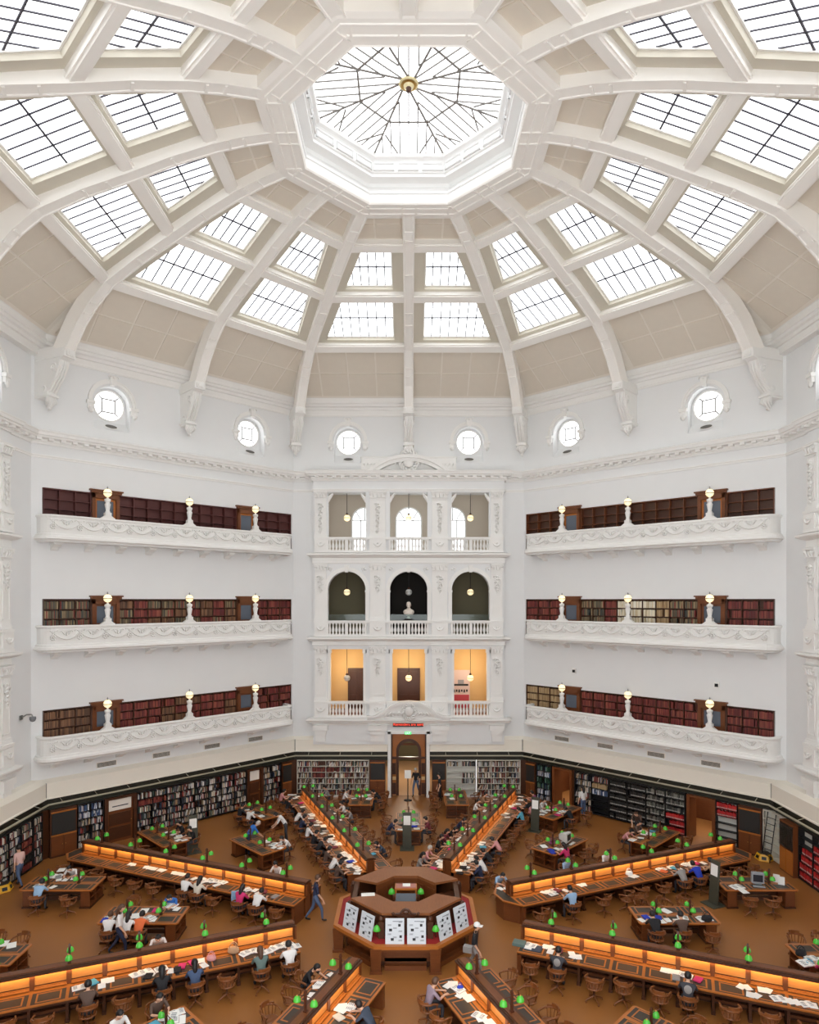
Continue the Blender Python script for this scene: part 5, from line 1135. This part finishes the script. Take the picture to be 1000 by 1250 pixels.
def body(pose):
    sit = pose.startswith('sit')
    V = []; E = []; Rd = []; lab = []
    def v(p, r, par=None, l='shirt'):
        V.append(Vector(p)); Rd.append(r); lab.append(l)
        if par is not None: E.append((par, len(V)-1))
        return len(V)-1
    ln = {'sit_write': .16, 'sit_lean': .30, 'sit_up': .05, 'stand': .02, 'walk': .05, 'bend': .34}[pose]
    hz = .55 if sit else .93; hy = -.04 if sit else 0
    pel = v((0, hy, hz), (.15, .12), None, 'pants'); sp = v((0, hy+ln*.3, hz+.20), (.13, .10), pel); ch = v((0, hy+ln*.75, hz+.40-ln*.10), (.165, .115), sp)
    nb_ = v((0, hy+ln*1.05, hz+.525-ln*.28), (.06, .055), ch); nk = v((0, hy+ln*1.2+.01, hz+.60-ln*.42), .05, nb_, 'skin')
    hx = ln*1.4; zf = hz+.70-ln*.62; hy2 = hy+hx
    hd = v((0, hy2+.03, zf), (.078, .088), nk, 'skin'); tp = v((0, hy2+.045, zf+.085-ln*.03), (.072, .085), hd, 'skin')
    v((0, hy2+.15, zf-.005), .014, hd, 'skin')
    for sd in (-1, 1): v((sd*.098, hy2+.02, zf+.0), (.012, .02), hd, 'skin')
    for sd in (-1, 1):
        S = Vector((sd*.185, hy+ln*.8, hz+.465-ln*.2)); sh = v(S, .06, ch)
        if sit:
            el = v((sd*.25, S.y+.14 if ln > .1 else S.y+.05, max(.79, S.z-.26)), .045, sh); wr = v((sd*.13, S.y+.34, .815), .032, el, 'skin'); H = Vector((sd*.10, S.y+.41, .808)); dr = Vector((-sd*.25, 1, -.02)).normalized()
        elif pose == 'bend':
            el = v((sd*.24, S.y+.14, S.z-.24), .045, sh); wr = v((sd*.16, S.y+.30, S.z-.42), .032, el, 'skin'); H = V[wr]+Vector((0, .06, -.04)); dr = Vector((0, .8, -.5)).normalized()
        else:
            sw = (sd*.14 if pose == 'walk' else .02); el = v((sd*.235, S.y-.02+sw*.4, S.z-.28), .045, sh); wr = v((sd*.23, S.y+.08+sw, S.z-.52), .032, el, 'skin'); H = V[wr]+Vector((0, .02, -.08)); dr = Vector((0, .15, -1)).normalized()
        hd_ = v(H, (.038, .022), wr, 'skin'); side = dr.cross(Vector((0, 0, 1)) if abs(dr.z) < .9 else Vector((1, 0, 0))).normalized()
        for k, L in enumerate((.058, .07, .066, .05)):
            b0 = v(H+side*(.027*(k-1.5))+dr*.045, .0095, hd_, 'skin'); v(H+side*(.031*(k-1.5))+dr*(.045+L)+Vector((0, 0, -.014 if sit else 0)), .008, b0, 'skin')
        v(H+side*(.05*sd)+dr*.02, .010, hd_, 'skin')
    for sd in (-1, 1):
        hp = v((sd*.095, hy, hz-.03), .098, pel, 'pants')
        if sit: kn = v((sd*.13, hy+.42, .53), .066, hp, 'pants'); an = v((sd*.13, hy+.40, .11), .042, kn, 'pants'); hl = v((sd*.13, hy+.40, .055), .04, an, 'shoe'); v((sd*.14, hy+.58, .04), .034, hl, 'shoe')
        else:
            f = sd*.30 if pose == 'walk' else sd*.03; kn = v((sd*.105, f*.5+(.08 if pose == 'walk' else 0), .50), .064, hp, 'pants'); an = v((sd*.10, f-(.04 if f > 0 else .05), .11 if f >= 0 else .15), .044, kn, 'pants'); hl = v((sd*.10, f-.05, .05 if f >= 0 else .09), .04, an, 'shoe'); v((sd*.11, f+.13, .038), .034, hl, 'shoe')
    me = skinned([tuple(p) for p in V], E, Rd)
    me.materials.clear()
    for m_ in (SKIN, CL['white'], CL['charcoal'], SHOE): me.materials.append(m_)
    import numpy as np
    A = np.array([V[a] for a, b_ in E]); B_ = np.array([V[b_] for a, b_ in E]); D = B_-A; LL = (D*D).sum(1); idx = {'skin': 0, 'shirt': 1, 'pants': 2, 'shoe': 3}; L = [idx[lab[b_]] for a, b_ in E]
    for p in me.polygons:
        c = np.array(p.center); tt = np.clip(((c-A)*D).sum(1)/LL, 0, 1); d = ((A+D*tt[:, None]-c)**2).sum(1); p.material_index = L[int(d.argmin())]; p.use_smooth = True
    return me, Vector((0, hy2+.04, zf+.03)), ln
def hair_mesh(c, ln, long_):
    b = MB(); n = 14; k = 8; vs = []; 
    for i in range(k+1):
        for j in range(n):
            th = pi*i/k; a = 2*pi*j/n; x, y, z = .105*sin(th)*cos(a), .125*sin(th)*sin(a)-.012, .125*cos(th)+.012
            if y > .02 and z < .045: s_ = .72; x *= s_; y *= s_
            if z < -.06: x *= .8; y *= .8; z = -.06
            vs.append((c.x+x, c.y+y, c.z+z))
    b.add(vs, [(i*n+j, i*n+(j+1) % n, (i+1)*n+(j+1) % n, (i+1)*n+j) for i in range(k) for j in range(n)], 0, True)
    if long_: b.tube([(c.x, c.y-.06, c.z+.05), (c.x, c.y-.11, c.z-.06), (c.x, c.y-.13-ln*.1, c.z-.2), (c.x, c.y-.14-ln*.2, c.z-.30)], [.07, .085, .075, .03], 10)
    return b
BD = {}
for ps in ('sit_write', 'sit_lean', 'sit_up', 'stand', 'walk', 'bend'):
    me, hc, ln = body(ps); BD[ps] = (me, hc, {(hm.name, lg): hair_mesh(hc, ln, lg).mesh('hair', hm) for hm in (HAIRB, HAIRN, HAIRG) for lg in (False, True)})
eyem = MB(); [eyem.ball((sd*.032, 0, 0), .011, 6) for sd in (-1, 1)]; eyem = eyem.mesh('eyes', INKD)
capm = MB(); capm.lathe([(.118, 0), (.12, .03), (.1, .08), (.06, .11), (.001, .12)], n=14); capm.box(-.08, .08, .08, .2, -.005, .01); 
def person(Mx, pose, shirt, pants, hair, label, long_=False, skin=None, shoe=None):
    me, hc, hm = BD[pose]; t = thing('person', label, 'person', mat=Mx)
    o = inst('body', me, t)
    for i, m_ in ((0, skin), (1, CL[shirt]), (2, CL[pants]), (3, shoe)):
        if m_: o.material_slots[i].link = 'OBJECT'; o.material_slots[i].material = m_
    inst('hair', hm[(hair.name, long_)], t); inst('eyes', eyem, t, (hc.x, hc.y+.078, hc.z-.01)); return t
WHO = []
def rel(Mx, p): q = Mx.inverted() @ p; return q.x, q.y
occupied = []
PCOUNT = {}
def seat_person(px, py, shirt, hair='B', pose='sit_write', pants='charcoal', long_=False, desc='', to=None, print_=None):
    """px,py = head in the photograph; find the desk or table it belongs to"""
    h = at(px, py, 1.2); best = None
    for bg in BN:
        x, y = rel(LM(bg), h)
        if R0-.5 < x < R1+.9: best = min(best or (9,), (abs(abs(y)-1.15), 'D', bg, x, 1 if y > 0 else -1))
    for i, (nm, sec, r, off) in enumerate(TABLES):
        x, y = rel(LM(sec, r, -off), h)
        if abs(x) < 1.7: best = min(best or (9,), (abs(abs(y)-.85), 'T', i, x, 1 if y > 0 else -1))
    d, kd, idx, x, sd = best
    if kd == 'D': x = min(max(x, R0+.3), R1+.3); base = LM(idx); off = 1.40; nm = '%s radial desk' % BN[idx]
    else: nm_, sec, r, o_ = TABLES[idx]; base = LM(sec, r, -o_); off = 1.05; x = min(max(x, -1.05), 1.05); nm = '%s reading table' % nm_.replace(', left one', ' left').replace(', right one', ' right')
    # keep neighbours apart
    for (k2, i2, x2, s2) in occupied:
        if (k2, i2, s2) == (kd, idx, sd) and abs(x-x2) < .62: x = x2+(.64 if x >= x2 else -.64)
    occupied.append((kd, idx, x, sd))
    Mx = base @ Matrix.Translation((x, sd*off, 0)) @ Matrix.Rotation(pi if sd > 0 else 0, 4, 'Z')
    hm = {'B': HAIRB, 'N': HAIRN, 'G': HAIRG}[hair]
    hw = {'B': 'black-haired', 'N': 'brown-haired', 'G': 'pale-haired'}[hair]
    PL = ORD[max(1, min(14, int((x-R0)/CWD)+1))] if kd == 'D' else ('inner' if x < -.35 else 'middle' if x < .35 else 'outer')
    where = '%s seat %s side, %s' % (PL, 'left' if sd > 0 else 'right', nm.replace('radial ', '').replace('reading ', ''))
    key = (nm, sd, shirt, hair); PCOUNT[key] = PCOUNT.get(key, 0)+1
    lab = desc or '%s person in %s seated at the %s, place %s%s' % (hw, shirt, nm, PL, ' left side' if sd > 0 else ' right side')
    lab = lab.replace('seated at', 'at').replace(' reading table', ' table')
    t_ = person(Mx, pose, shirt, pants, hm, lab, long_)
    if print_:
        b = MB(); b.lathe([(.11, 0), (.1, .012), (.001, .014)], n=14); b.v = [(p[0], -p[2]-.055+.25*p[1]*.6, p[1]*1.1+.92) for p in b.v]; b.build('shirt_print', CL['grey'], t_)
    chair(base @ Matrix.Translation((x, sd*(off+.04), 0)) @ Matrix.Rotation(pi if sd > 0 else 0, 4, 'Z'), 'armchair under the reader in %s, %s' % (shirt, where), 'swivel armchairs in use')
    WHO.append((base, x, sd, kd, 'reader in %s, %s' % (shirt, where)))
P = seat_person
# left desk
P(237, 1065, 'white'); P(252, 1068, 'cream', long_=True); P(297, 1082, 'pink', long_=True, desc='black-haired woman in bright pink at the left radial desk'); P(318, 1085, 'white', pose='sit_lean'); P(329, 1059, 'white')
# near left desk
P(107, 1205, 'brown', desc='man in a grey-brown striped shirt at the near left desk'); P(198, 1187, 'black', long_=True, pose='sit_write'); P(237, 1171, 'denim', long_=True, desc='woman in denim with a black ponytail at the near left desk'); P(318, 1160, 'teal', hair='N', long_=True, desc='person in teal with a red headscarf at the near left desk'); P(350, 1147, 'white', desc='man in a cream jumper at the inner end of the near left desk'); P(194, 1152, 'white', pose='sit_lean')
# front left, front right
P(399, 1180, 'black', pose='sit_lean', desc='girl in black with tied hair at the front left desk'); P(427, 1219, 'slate', pose='sit_lean', desc='man in dark grey-blue slumped over the front left desk'); P(542, 1195, 'lilac', hair='N', desc='man in a lilac jumper writing at the front right desk')
# near right
P(683, 1156, 'charcoal', desc='man in a dark T-shirt with a pale back print beside the open folder', print_=True); P(840, 1190, 'charcoal', desc='man in a dark T-shirt with a white wing print on the back', print_=True)
# right desk
P(690, 1080, 'skyblue', desc='man in a light blue denim shirt at the right desk'); P(840, 1061, 'grey', hair='N', pose='sit_lean'); P(854, 1055, 'royal', pose='sit_lean', desc='boy in royal blue leaning at the right desk'); P(863, 1048, 'tan'); P(617, 1068, 'skyblue', pose='sit_lean', desc='black-haired person in pale blue at the inner end of the right desk'); P(752, 1045, 'white')
# far left desk
P(359, 964, 'rose'); P(363, 974, 'black'); P(370, 988, 'white', pose='sit_lean'); P(378, 996, 'navy'); P(392, 1005, 'white'); P(398, 1014, 'black'); P(404, 1021, 'black', pose='sit_lean'); P(412, 1034, 'brown'); P(419, 1042, 'white', pose='sit_lean'); P(424, 1053, 'brown')
P(393, 961, 'grey', hair='B'); P(408, 981, 'white'); P(414, 989, 'grey'); P(447, 1029, 'slate', pose='sit_lean')
# far right desk
P(587, 968, 'tan'); P(583, 977, 'white'); P(571, 999, 'navy', pose='sit_lean'); P(553, 1015, 'maroon', long_=True); P(547, 1022, 'black'); P(534, 1036, 'rose', hair='G', desc='person with a white cap in rose at the far right desk'); P(524, 1047, 'grey', long_=True)
P(630, 965, 'purple'); P(624, 975, 'black'); P(612, 985, 'turquoise', desc='black-haired person in bright turquoise at the far right desk'); P(578, 1034, 'black', pose='sit_lean'); P(568, 1043, 'white', pose='sit_lean'); P(562, 1051, 'navy')
# tables
P(421, 964, 'white'); P(451, 964, 'black', pose='sit_lean'); P(482, 1002, 'navy', pose='sit_lean'); P(514, 999, 'maroon'); P(519, 1006, 'black', pose='sit_lean')
P(308, 980, 'black'); P(316, 985, 'white'); P(350, 1020, 'white', pose='sit_lean', hair='B'); P(202, 1008, 'black'); P(236, 1011, 'black')
P(77, 1063, 'white', pose='sit_lean', desc='person in white asleep on the outer left table'); P(44, 1079, 'skyblue', hair='B', pose='sit_lean', desc='person in a dark cap and pale shirt at the outer left table')
P(206, 1093, 'blue', pose='sit_lean', desc='person in bright blue leaning on the inner left table'); P(180, 1105, 'orange', pose='sit_lean', desc='person in orange at the far side of the inner left table'); P(126, 1125, 'white', hair='N'); P(151, 1126, 'white', long_=True)
P(147, 1238, 'white'); P(203, 1224, 'brown', desc='man in brown reading a newspaper at the near left table')
P(645, 981, 'rose', long_=True); P(668, 977, 'white'); P(683, 983, 'black', pose='sit_lean'); P(644, 1028, 'rose', pose='sit_lean'); P(673, 1036, 'skyblue', desc='black-haired man in pale blue at the inner far right table'); P(686, 1033, 'pink', long_=True, desc='woman in pink at the inner far right table')
P(764, 1012, 'rose', pose='sit_lean'); P(778, 1003, 'brown'); P(804, 1122, 'black', pose='sit_lean'); P(834, 1119, 'brown', desc='man in a grey-brown shirt at the inner right table'); P(989, 1155, 'pink')
# standing and walking
def walker(px, py, yaw, pose, shirt, pants, hair, label, long_=False, shoe=None, k=1):
    c = at(px, py); return person(Matrix.Translation((c.x, c.y, 0)) @ Matrix.Rotation(yaw, 4, 'Z') @ Matrix.Scale(k, 4), pose, shirt, pants, hair, label, long_, None, shoe)
walker(385, 1124, R(-75), 'walk', 'navy', 'jeans', HAIRN, 'man in a navy shirt and jeans walking past the left desk')
t = walker(579, 1188, R(250), 'walk', 'black', 'grey', HAIRB, 'man in a black jacket and white cap walking by the central desk', k=.95)
o = capm.build('cap', CL['white'], t); o.location = BD['walk'][1]+Vector((0, -.01, .035))
o = MB().box(-.1, .1, -.3, .0, .95, 1.15).build('satchel', CL['grey'], t); o.location = (.27, 0, -.1)
walker(24, 1082, R(60), 'walk', 'plaid', 'jeans', HAIRB, 'man in a pale checked shirt striding past the left shelves')
walker(145, 1166, R(-80), 'walk', 'white', 'navy', HAIRN, 'woman in a white top and navy trousers walking behind the inner left table', True)
walker(712, 997, R(20), 'stand', 'white', 'jeans', HAIRB, 'long-haired woman in a white top and jeans facing the dark shelves', True)
walker(508, 971, R(160), 'walk', 'black', 'jeans', HAIRG, 'person in black and jeans coming through the entrance', False)
walker(537, 979, R(100), 'stand', 'black', 'black', HAIRB, 'dark-clothed man reading a paper beside the entrance')
walker(303, 1044, R(-60), 'bend', 'blue', 'navy', HAIRG, 'person in a blue and white striped top leaning over the inner far left table')
walker(349, 1029, R(100), 'bend', 'white', 'charcoal', HAIRB, 'person in white bending over the inner far left table')
walker(779, 1025, R(150), 'bend', 'brown', 'charcoal', HAIRN, 'person in grey-brown bending over the outer far right table')
# ------------------------------------------------------------ empty chairs
def free(kd, idx, x, sd, d=.66): return all(not ((k, i, s) == (kd, idx, sd) and abs(x-x2) < d) for k, i, x2, s in occupied)
rc = random.Random(11)
for bg in BN:
    for sd in (1, -1):
        vis = {22.5: (1, -1), -22.5: (1, -1), 157.5: (1, -1), -157.5: (1, -1)}.get(bg)
        if vis is None:       # only the side turned to the camera shows
            cam_l = rel(LM(bg), Vector((0, -CD, 0)))[1]
            if (cam_l > 0) != (sd > 0): continue
        for i in range(NC):
            x = R0+(i+.5)*CWD
            if not free('D', bg, x, sd): continue
            if abs(bg) > 150 and x > 8.6: continue
            if abs(bg) > 100 and x > 14.6: continue
            if rc.random() < .06: continue
            yaw = (pi if sd > 0 else 0)+rc.uniform(-.45, .45)
            chair(LM(bg) @ Matrix.Translation((x+rc.uniform(-.08, .08), sd*(1.36+rc.uniform(0, .2)), 0)) @ Matrix.Rotation(yaw, 4, 'Z'), 'empty armchair, %s seat out from the centre, %s side of the %s desk' % (ORD[i+1], 'left' if sd > 0 else 'right', BN[bg]), 'empty swivel armchairs')
for i, (nm, sec, r, off) in enumerate(TABLES):
    for sd in (1, -1):
        for k, x in enumerate((-.75, .1, .9)):
            if not free('T', i, x, sd, .6) or rc.random() < .3: continue
            yaw = (pi if sd > 0 else 0)+rc.uniform(-.5, .5)
            chair(LM(sec, r, -off) @ Matrix.Translation((x, sd*(1.12+rc.uniform(0, .15)), 0)) @ Matrix.Rotation(yaw, 4, 'Z'), 'empty armchair, %s place, %s side, %s table' % (('inner', 'middle', 'outer')[k], 'left' if sd > 0 else 'right', nm), 'empty swivel armchairs')
# ------------------------------------------------------------ papers, books and bags
sheet = MB().box(-.105, .105, -.148, .148, 0, .004).mesh('paper_sheet', PAPER)
def openb():
    b = MB()
    for sd in (-1, 1): b.add([(0, -.14, .02), (0, .14, .02), (sd*.08, .14, .032), (sd*.08, -.14, .032), (sd*.19, .14, .012), (sd*.19, -.14, .012), (sd*.19, .14, 0), (sd*.19, -.14, 0), (0, -.14, 0), (0, .14, 0)], [(0, 1, 2, 3), (3, 2, 4, 5), (5, 4, 6, 7), (8, 9, 1, 0), (7, 6, 9, 8), (0, 3, 5, 7, 8), (1, 2, 4, 6, 9)])
    b.box(-.2, .2, -.15, .15, -.004, .002, 1)
    for sd in (-1, 1):
        for k in range(4): b.box(sd*.1-.05, sd*.1+.05, -.1+.05*k, -.085+.05*k, .03, .034, 2)
    return b.mesh('open_book', [PAPER, CL['maroon'], INK])
OPB = openb(); clb = {k: MB().box(-.11, .11, -.15, .15, 0, .035).mesh('closed_book', [CL[k]]) for k in ('maroon', 'royal', 'black', 'orange', 'turquoise', 'grey', 'cream', 'pink')}
rp = random.Random(5)
def put(me, nm, Mx, label, cat, grp): o = inst(nm, me); o.matrix_world = Mx; return tag(o, label, cat, grp)
for base, x, sd, kd, who in WHO:
    z = .785 if kd == 'D' else .776; e = .62 if kd == 'D' else .42
    n = rp.choice((2, 3, 3, 4))
    for k in range(n):
        me, nm, ct = rp.choice([(sheet, 'paper_sheet', 'paper'), (sheet, 'paper_sheet', 'paper'), (OPB, 'open_book', 'book'), (clb[rp.choice(list(clb))], 'closed_book', 'book')])
        xx = x+(-.32, .3, -.05, .42)[k]+rp.uniform(-.06, .06); yy = sd*(e+(.02, -.1, -.16, .1)[k]+rp.uniform(-.05, .05))
        if kd == 'T': xx = min(max(xx, -1.3), 1.3)
        put(me, nm, base @ Matrix.Translation((xx, yy, z+.004*k)) @ Matrix.Rotation(rp.uniform(-.5, .5), 4, 'Z'), '%s %s %s' % ({'paper_sheet': 'white paper', 'open_book': 'open book', 'closed_book': 'closed book'}[nm], ('left of', 'right of', 'before', 'beyond')[k], who), ct, 'papers and books before the readers')
LOOSE = [(105, 1033), (112, 1034), (119, 1036), (168, 1053), (186, 1057), (192, 1059), (200, 1062), (216, 1066), (226, 1066), (262, 1073), (272, 1077), (135, 1196), (128, 1199), (170, 1189), (178, 1186), (245, 1168), (330, 1137), (322, 1150), (338, 1156), (352, 1153), (305, 1162), (672, 1084), (664, 1089), (708, 1080), (648, 1154), (668, 1150), (700, 1167), (811, 1183), (822, 1186), (905, 1204), (916, 1214), (930, 1208), (950, 1219), (965, 1222), (974, 1214), (985, 1226), (800, 1058), (816, 1058), (830, 1052), (842, 1052), (850, 1045), (772, 1070), (412, 1213), (409, 1225), (391, 1201), (383, 1214), (553, 1200), (560, 1208), (571, 1216), (569, 1223), (585, 1240), (600, 1246), (384, 978), (388, 985), (396, 998), (402, 1008), (411, 1020), (420, 1030), (429, 1046), (438, 1050), (620, 960), (612, 972), (600, 990), (596, 995), (575, 1013), (560, 1026), (552, 1040), (545, 1053), (548, 1060)]
SEEN = set()
for i, (px, py) in enumerate(LOOSE):
    c = at(px, py, .79); near = min(BN, key=lambda g_: abs(rel(LM(g_), c)[1]) if rel(LM(g_), c)[0] > 0 else 99); x, y = rel(LM(near), c); sd = 1 if y > 0 else -1; y = sd*min(max(abs(y), .36), .86)
    me, nm, ct = rp.choice([(sheet, 'paper_sheet', 'paper'), (sheet, 'paper_sheet', 'paper'), (OPB, 'open_book', 'book')])
    for q in range(2):
        fr_ = (x-R0)/CWD % 1; ck = (near, sd, int((x-R0)/CWD), int(fr_*3), nm, q)
        if ck in SEEN: continue
        SEEN.add(ck); part_ = (' inner end', ' middle', ' outer end')[int(fr_*3)]
        put(me if q == 0 else sheet, nm if q == 0 else 'paper_sheet', LM(near) @ Matrix.Translation((min(max(x+.16*q, R0+.1), R1-.1), y, .785+.005*q)) @ Matrix.Rotation(rp.uniform(-.6, .6), 4, 'Z'), ('loose %s, %s one, %s side of the %s desk, %s cell'+part_) % ('open book' if (nm == 'open_book' and q == 0) else 'white sheet', ('under', 'upper')[q], 'left' if sd > 0 else 'right', BN[near], ORD[min(13, max(1, int((x-R0)/CWD)+1))]), ct if q == 0 else 'paper', 'loose papers on the radial desks')
def ontable(px, py, z=.78): c = at(px, py, z); return Matrix.Translation((c.x, c.y, z))
def bag(px, py, mt, label, s_=1, z=.785):
    t = thing('handbag', label, 'bag', mat=ontable(px, py, z) @ Matrix.Scale(s_, 4)); b = MB(); b.lathe([(.001, 0), (.17, 0), (.2, .06), (.18, .16), (.1, .2), (.001, .2)], n=12, sy=.6); b.build('pouch', mt, t)
    for y in (-.05, .05): b = MB(); b.tube([(.1*cos(a)*1.2, y, .17+.16*sin(a)) for a in [pi*i/8 for i in range(9)]], .012, 5); b.build('handle', mt, t)
bag(285, 1163, CL['tan'], 'tan handbag with loop handles on the near left desk'); bag(258, 1172, CL['rose'], 'pink crumpled bag on the near left desk', .8); bag(863, 1124, CL['black'], 'black bag on the right end of the inner right table'); bag(978, 1166, CL['black'], 'black rucksack on the table at the right edge', .9); bag(822, 1054, CL['pink'], 'small red pouch on the right desk', .5); bag(562, 1207, CL['royal'], 'bright blue pencil case on the front right desk', .5); bag(768, 1068, CL['white'], 'black and white tote bag on the right desk', .8); bag(674, 1030, CL['purple'], 'purple bag on the inner far right table', .8)
tag(MB().box(-.2, .2, -.16, .16, 0, .09).build('box_file', CL['teal'], None, ontable(634, 1153) @ Matrix.Rotation(-.4, 4, 'Z')), 'grey-green box file on the inner end of the near right desk', 'box')
t = thing('folder', 'open dark folder with a white page on the near right desk', 'folder', mat=ontable(650, 1157) @ Matrix.Rotation(-.42, 4, 'Z')); MB().box(-.3, .3, -.2, .2, 0, .015).build('cover', CL['slate'], t); MB().box(-.24, 0, -.17, .17, .015, .02).build('page', PAPER, t)
PLAST = M('computer_plastic', (206, 206, 202), .5); PLASG = M('computer_grey', (150, 154, 160), .5)
def computer(px, py, rz, mt, label, z=.775):
    t = thing('computer_monitor', label, 'computer', mat=ontable(px, py, z) @ Matrix.Rotation(rz, 4, 'Z'))
    b = MB(); b.box(-.16, .16, -.14, .14, 0, .04); b.lathe([(.08, .04), (.06, .08)], n=10); b.build('stand', mt, t)
    b = MB(); b.box(-.23, .23, -.2, -.02, .07, .47); b.hexa([(-.21, -.02, .09), (.21, -.02, .09), (.13, .26, .14), (-.13, .26, .14), (-.21, -.02, .45), (.21, -.02, .45), (.13, .26, .36), (-.13, .26, .36)]); b.build('casing', mt, t)
    MB().box(-.18, .18, -.206, -.2, .13, .41).build('screen', M('screen_dark', (50, 54, 62), .2), t)
    tag(MB().box(-.22, .22, -.07, .07, 0, .025).build('keyboard', mt, None, ontable(px, py, z) @ Matrix.Rotation(rz, 4, 'Z') @ Matrix.Translation((0, -.36, 0))), 'keyboard of the '+label.split(' by the')[0], 'keyboard')
computer(924, 1078, -.25, PLASG, 'grey computer monitor on the outer right table by the edge shelves'); computer(690, 1028, .9, PLAST, 'white computer monitor on the inner far right table'); computer(676, 1012, .9, PLAST, 'white computer monitor behind the inner far right table', .775) if False else None
for i, (px, py) in enumerate(((948, 1077), (954, 1080))):
    tag(MB().box(-.12, .12, -.02, .02, 0, .32).build('notice_card', PAPER, None, ontable(px, py, .775) @ Matrix.Rotation(-.5, 4, 'Z')), 'white standing notice beside the grey computer, %s one' % ('left', 'right')[i], 'card')
for i, (px, py, a) in enumerate(((75, 1062, .2), (68, 1070, 0), (176, 1112, .1), (165, 1118, .3), (208, 1106, -.2), (813, 1112, .5), (829, 1125, .1), (860, 1122, .2), (792, 1122, .2), (326, 1027, .3), (338, 1031, 0), (664, 1033, .2), (786, 1015, .4), (900, 1083, .3), (908, 1088, .1), (220, 1245, .3), (206, 1241, .1), (4, 1152, .2), (14, 1154, .5), (985, 1176, .2), (997, 1172, .4), (498, 998, .1), (505, 1006, .3), (441, 972, .2), (552, 975, .2), (548, 970, -.2))):
    c = at(px, py, .778); tn, ts, tr_, to = min(TABLES, key=lambda q_: (LM(q_[1], q_[2], -q_[3]).translation-c).length); tx, ty = rel(LM(ts, tr_, -to), c)
    put((sheet, OPB, sheet)[i % 3], ('paper_sheet', 'open_book', 'paper_sheet')[i % 3], ontable(px, py, .778) @ Matrix.Rotation(a, 4, 'Z') @ Matrix.Scale(1.35, 4), '%s on the %s reading table, %s %s part' % (('white sheet', 'open book', 'white sheet')[i % 3], tn, 'inner' if tx < 0 else 'outer', 'left' if ty > 0 else 'right'), ('paper', 'book', 'paper')[i % 3], 'papers on the side tables')
t = thing('jacket', 'pale denim jacket hanging over a chair back at the left desk', 'jacket', mat=Matrix.Translation(at(289, 1098, .6)))
b = MB(); b.box(-.2, .2, -.04, .04, -.05, .32)
for k in range(5): b.tube([(-.16+.08*k, 0, .3), (-.17+.085*k, -.03, .1), (-.16+.08*k, 0, -.3+.05*(k % 2))], [.04, .05, .045], 6)
b.build('cloth', CL['skyblue'], t)
if len(cused) == 0: bpy.data.objects.remove(cproto)
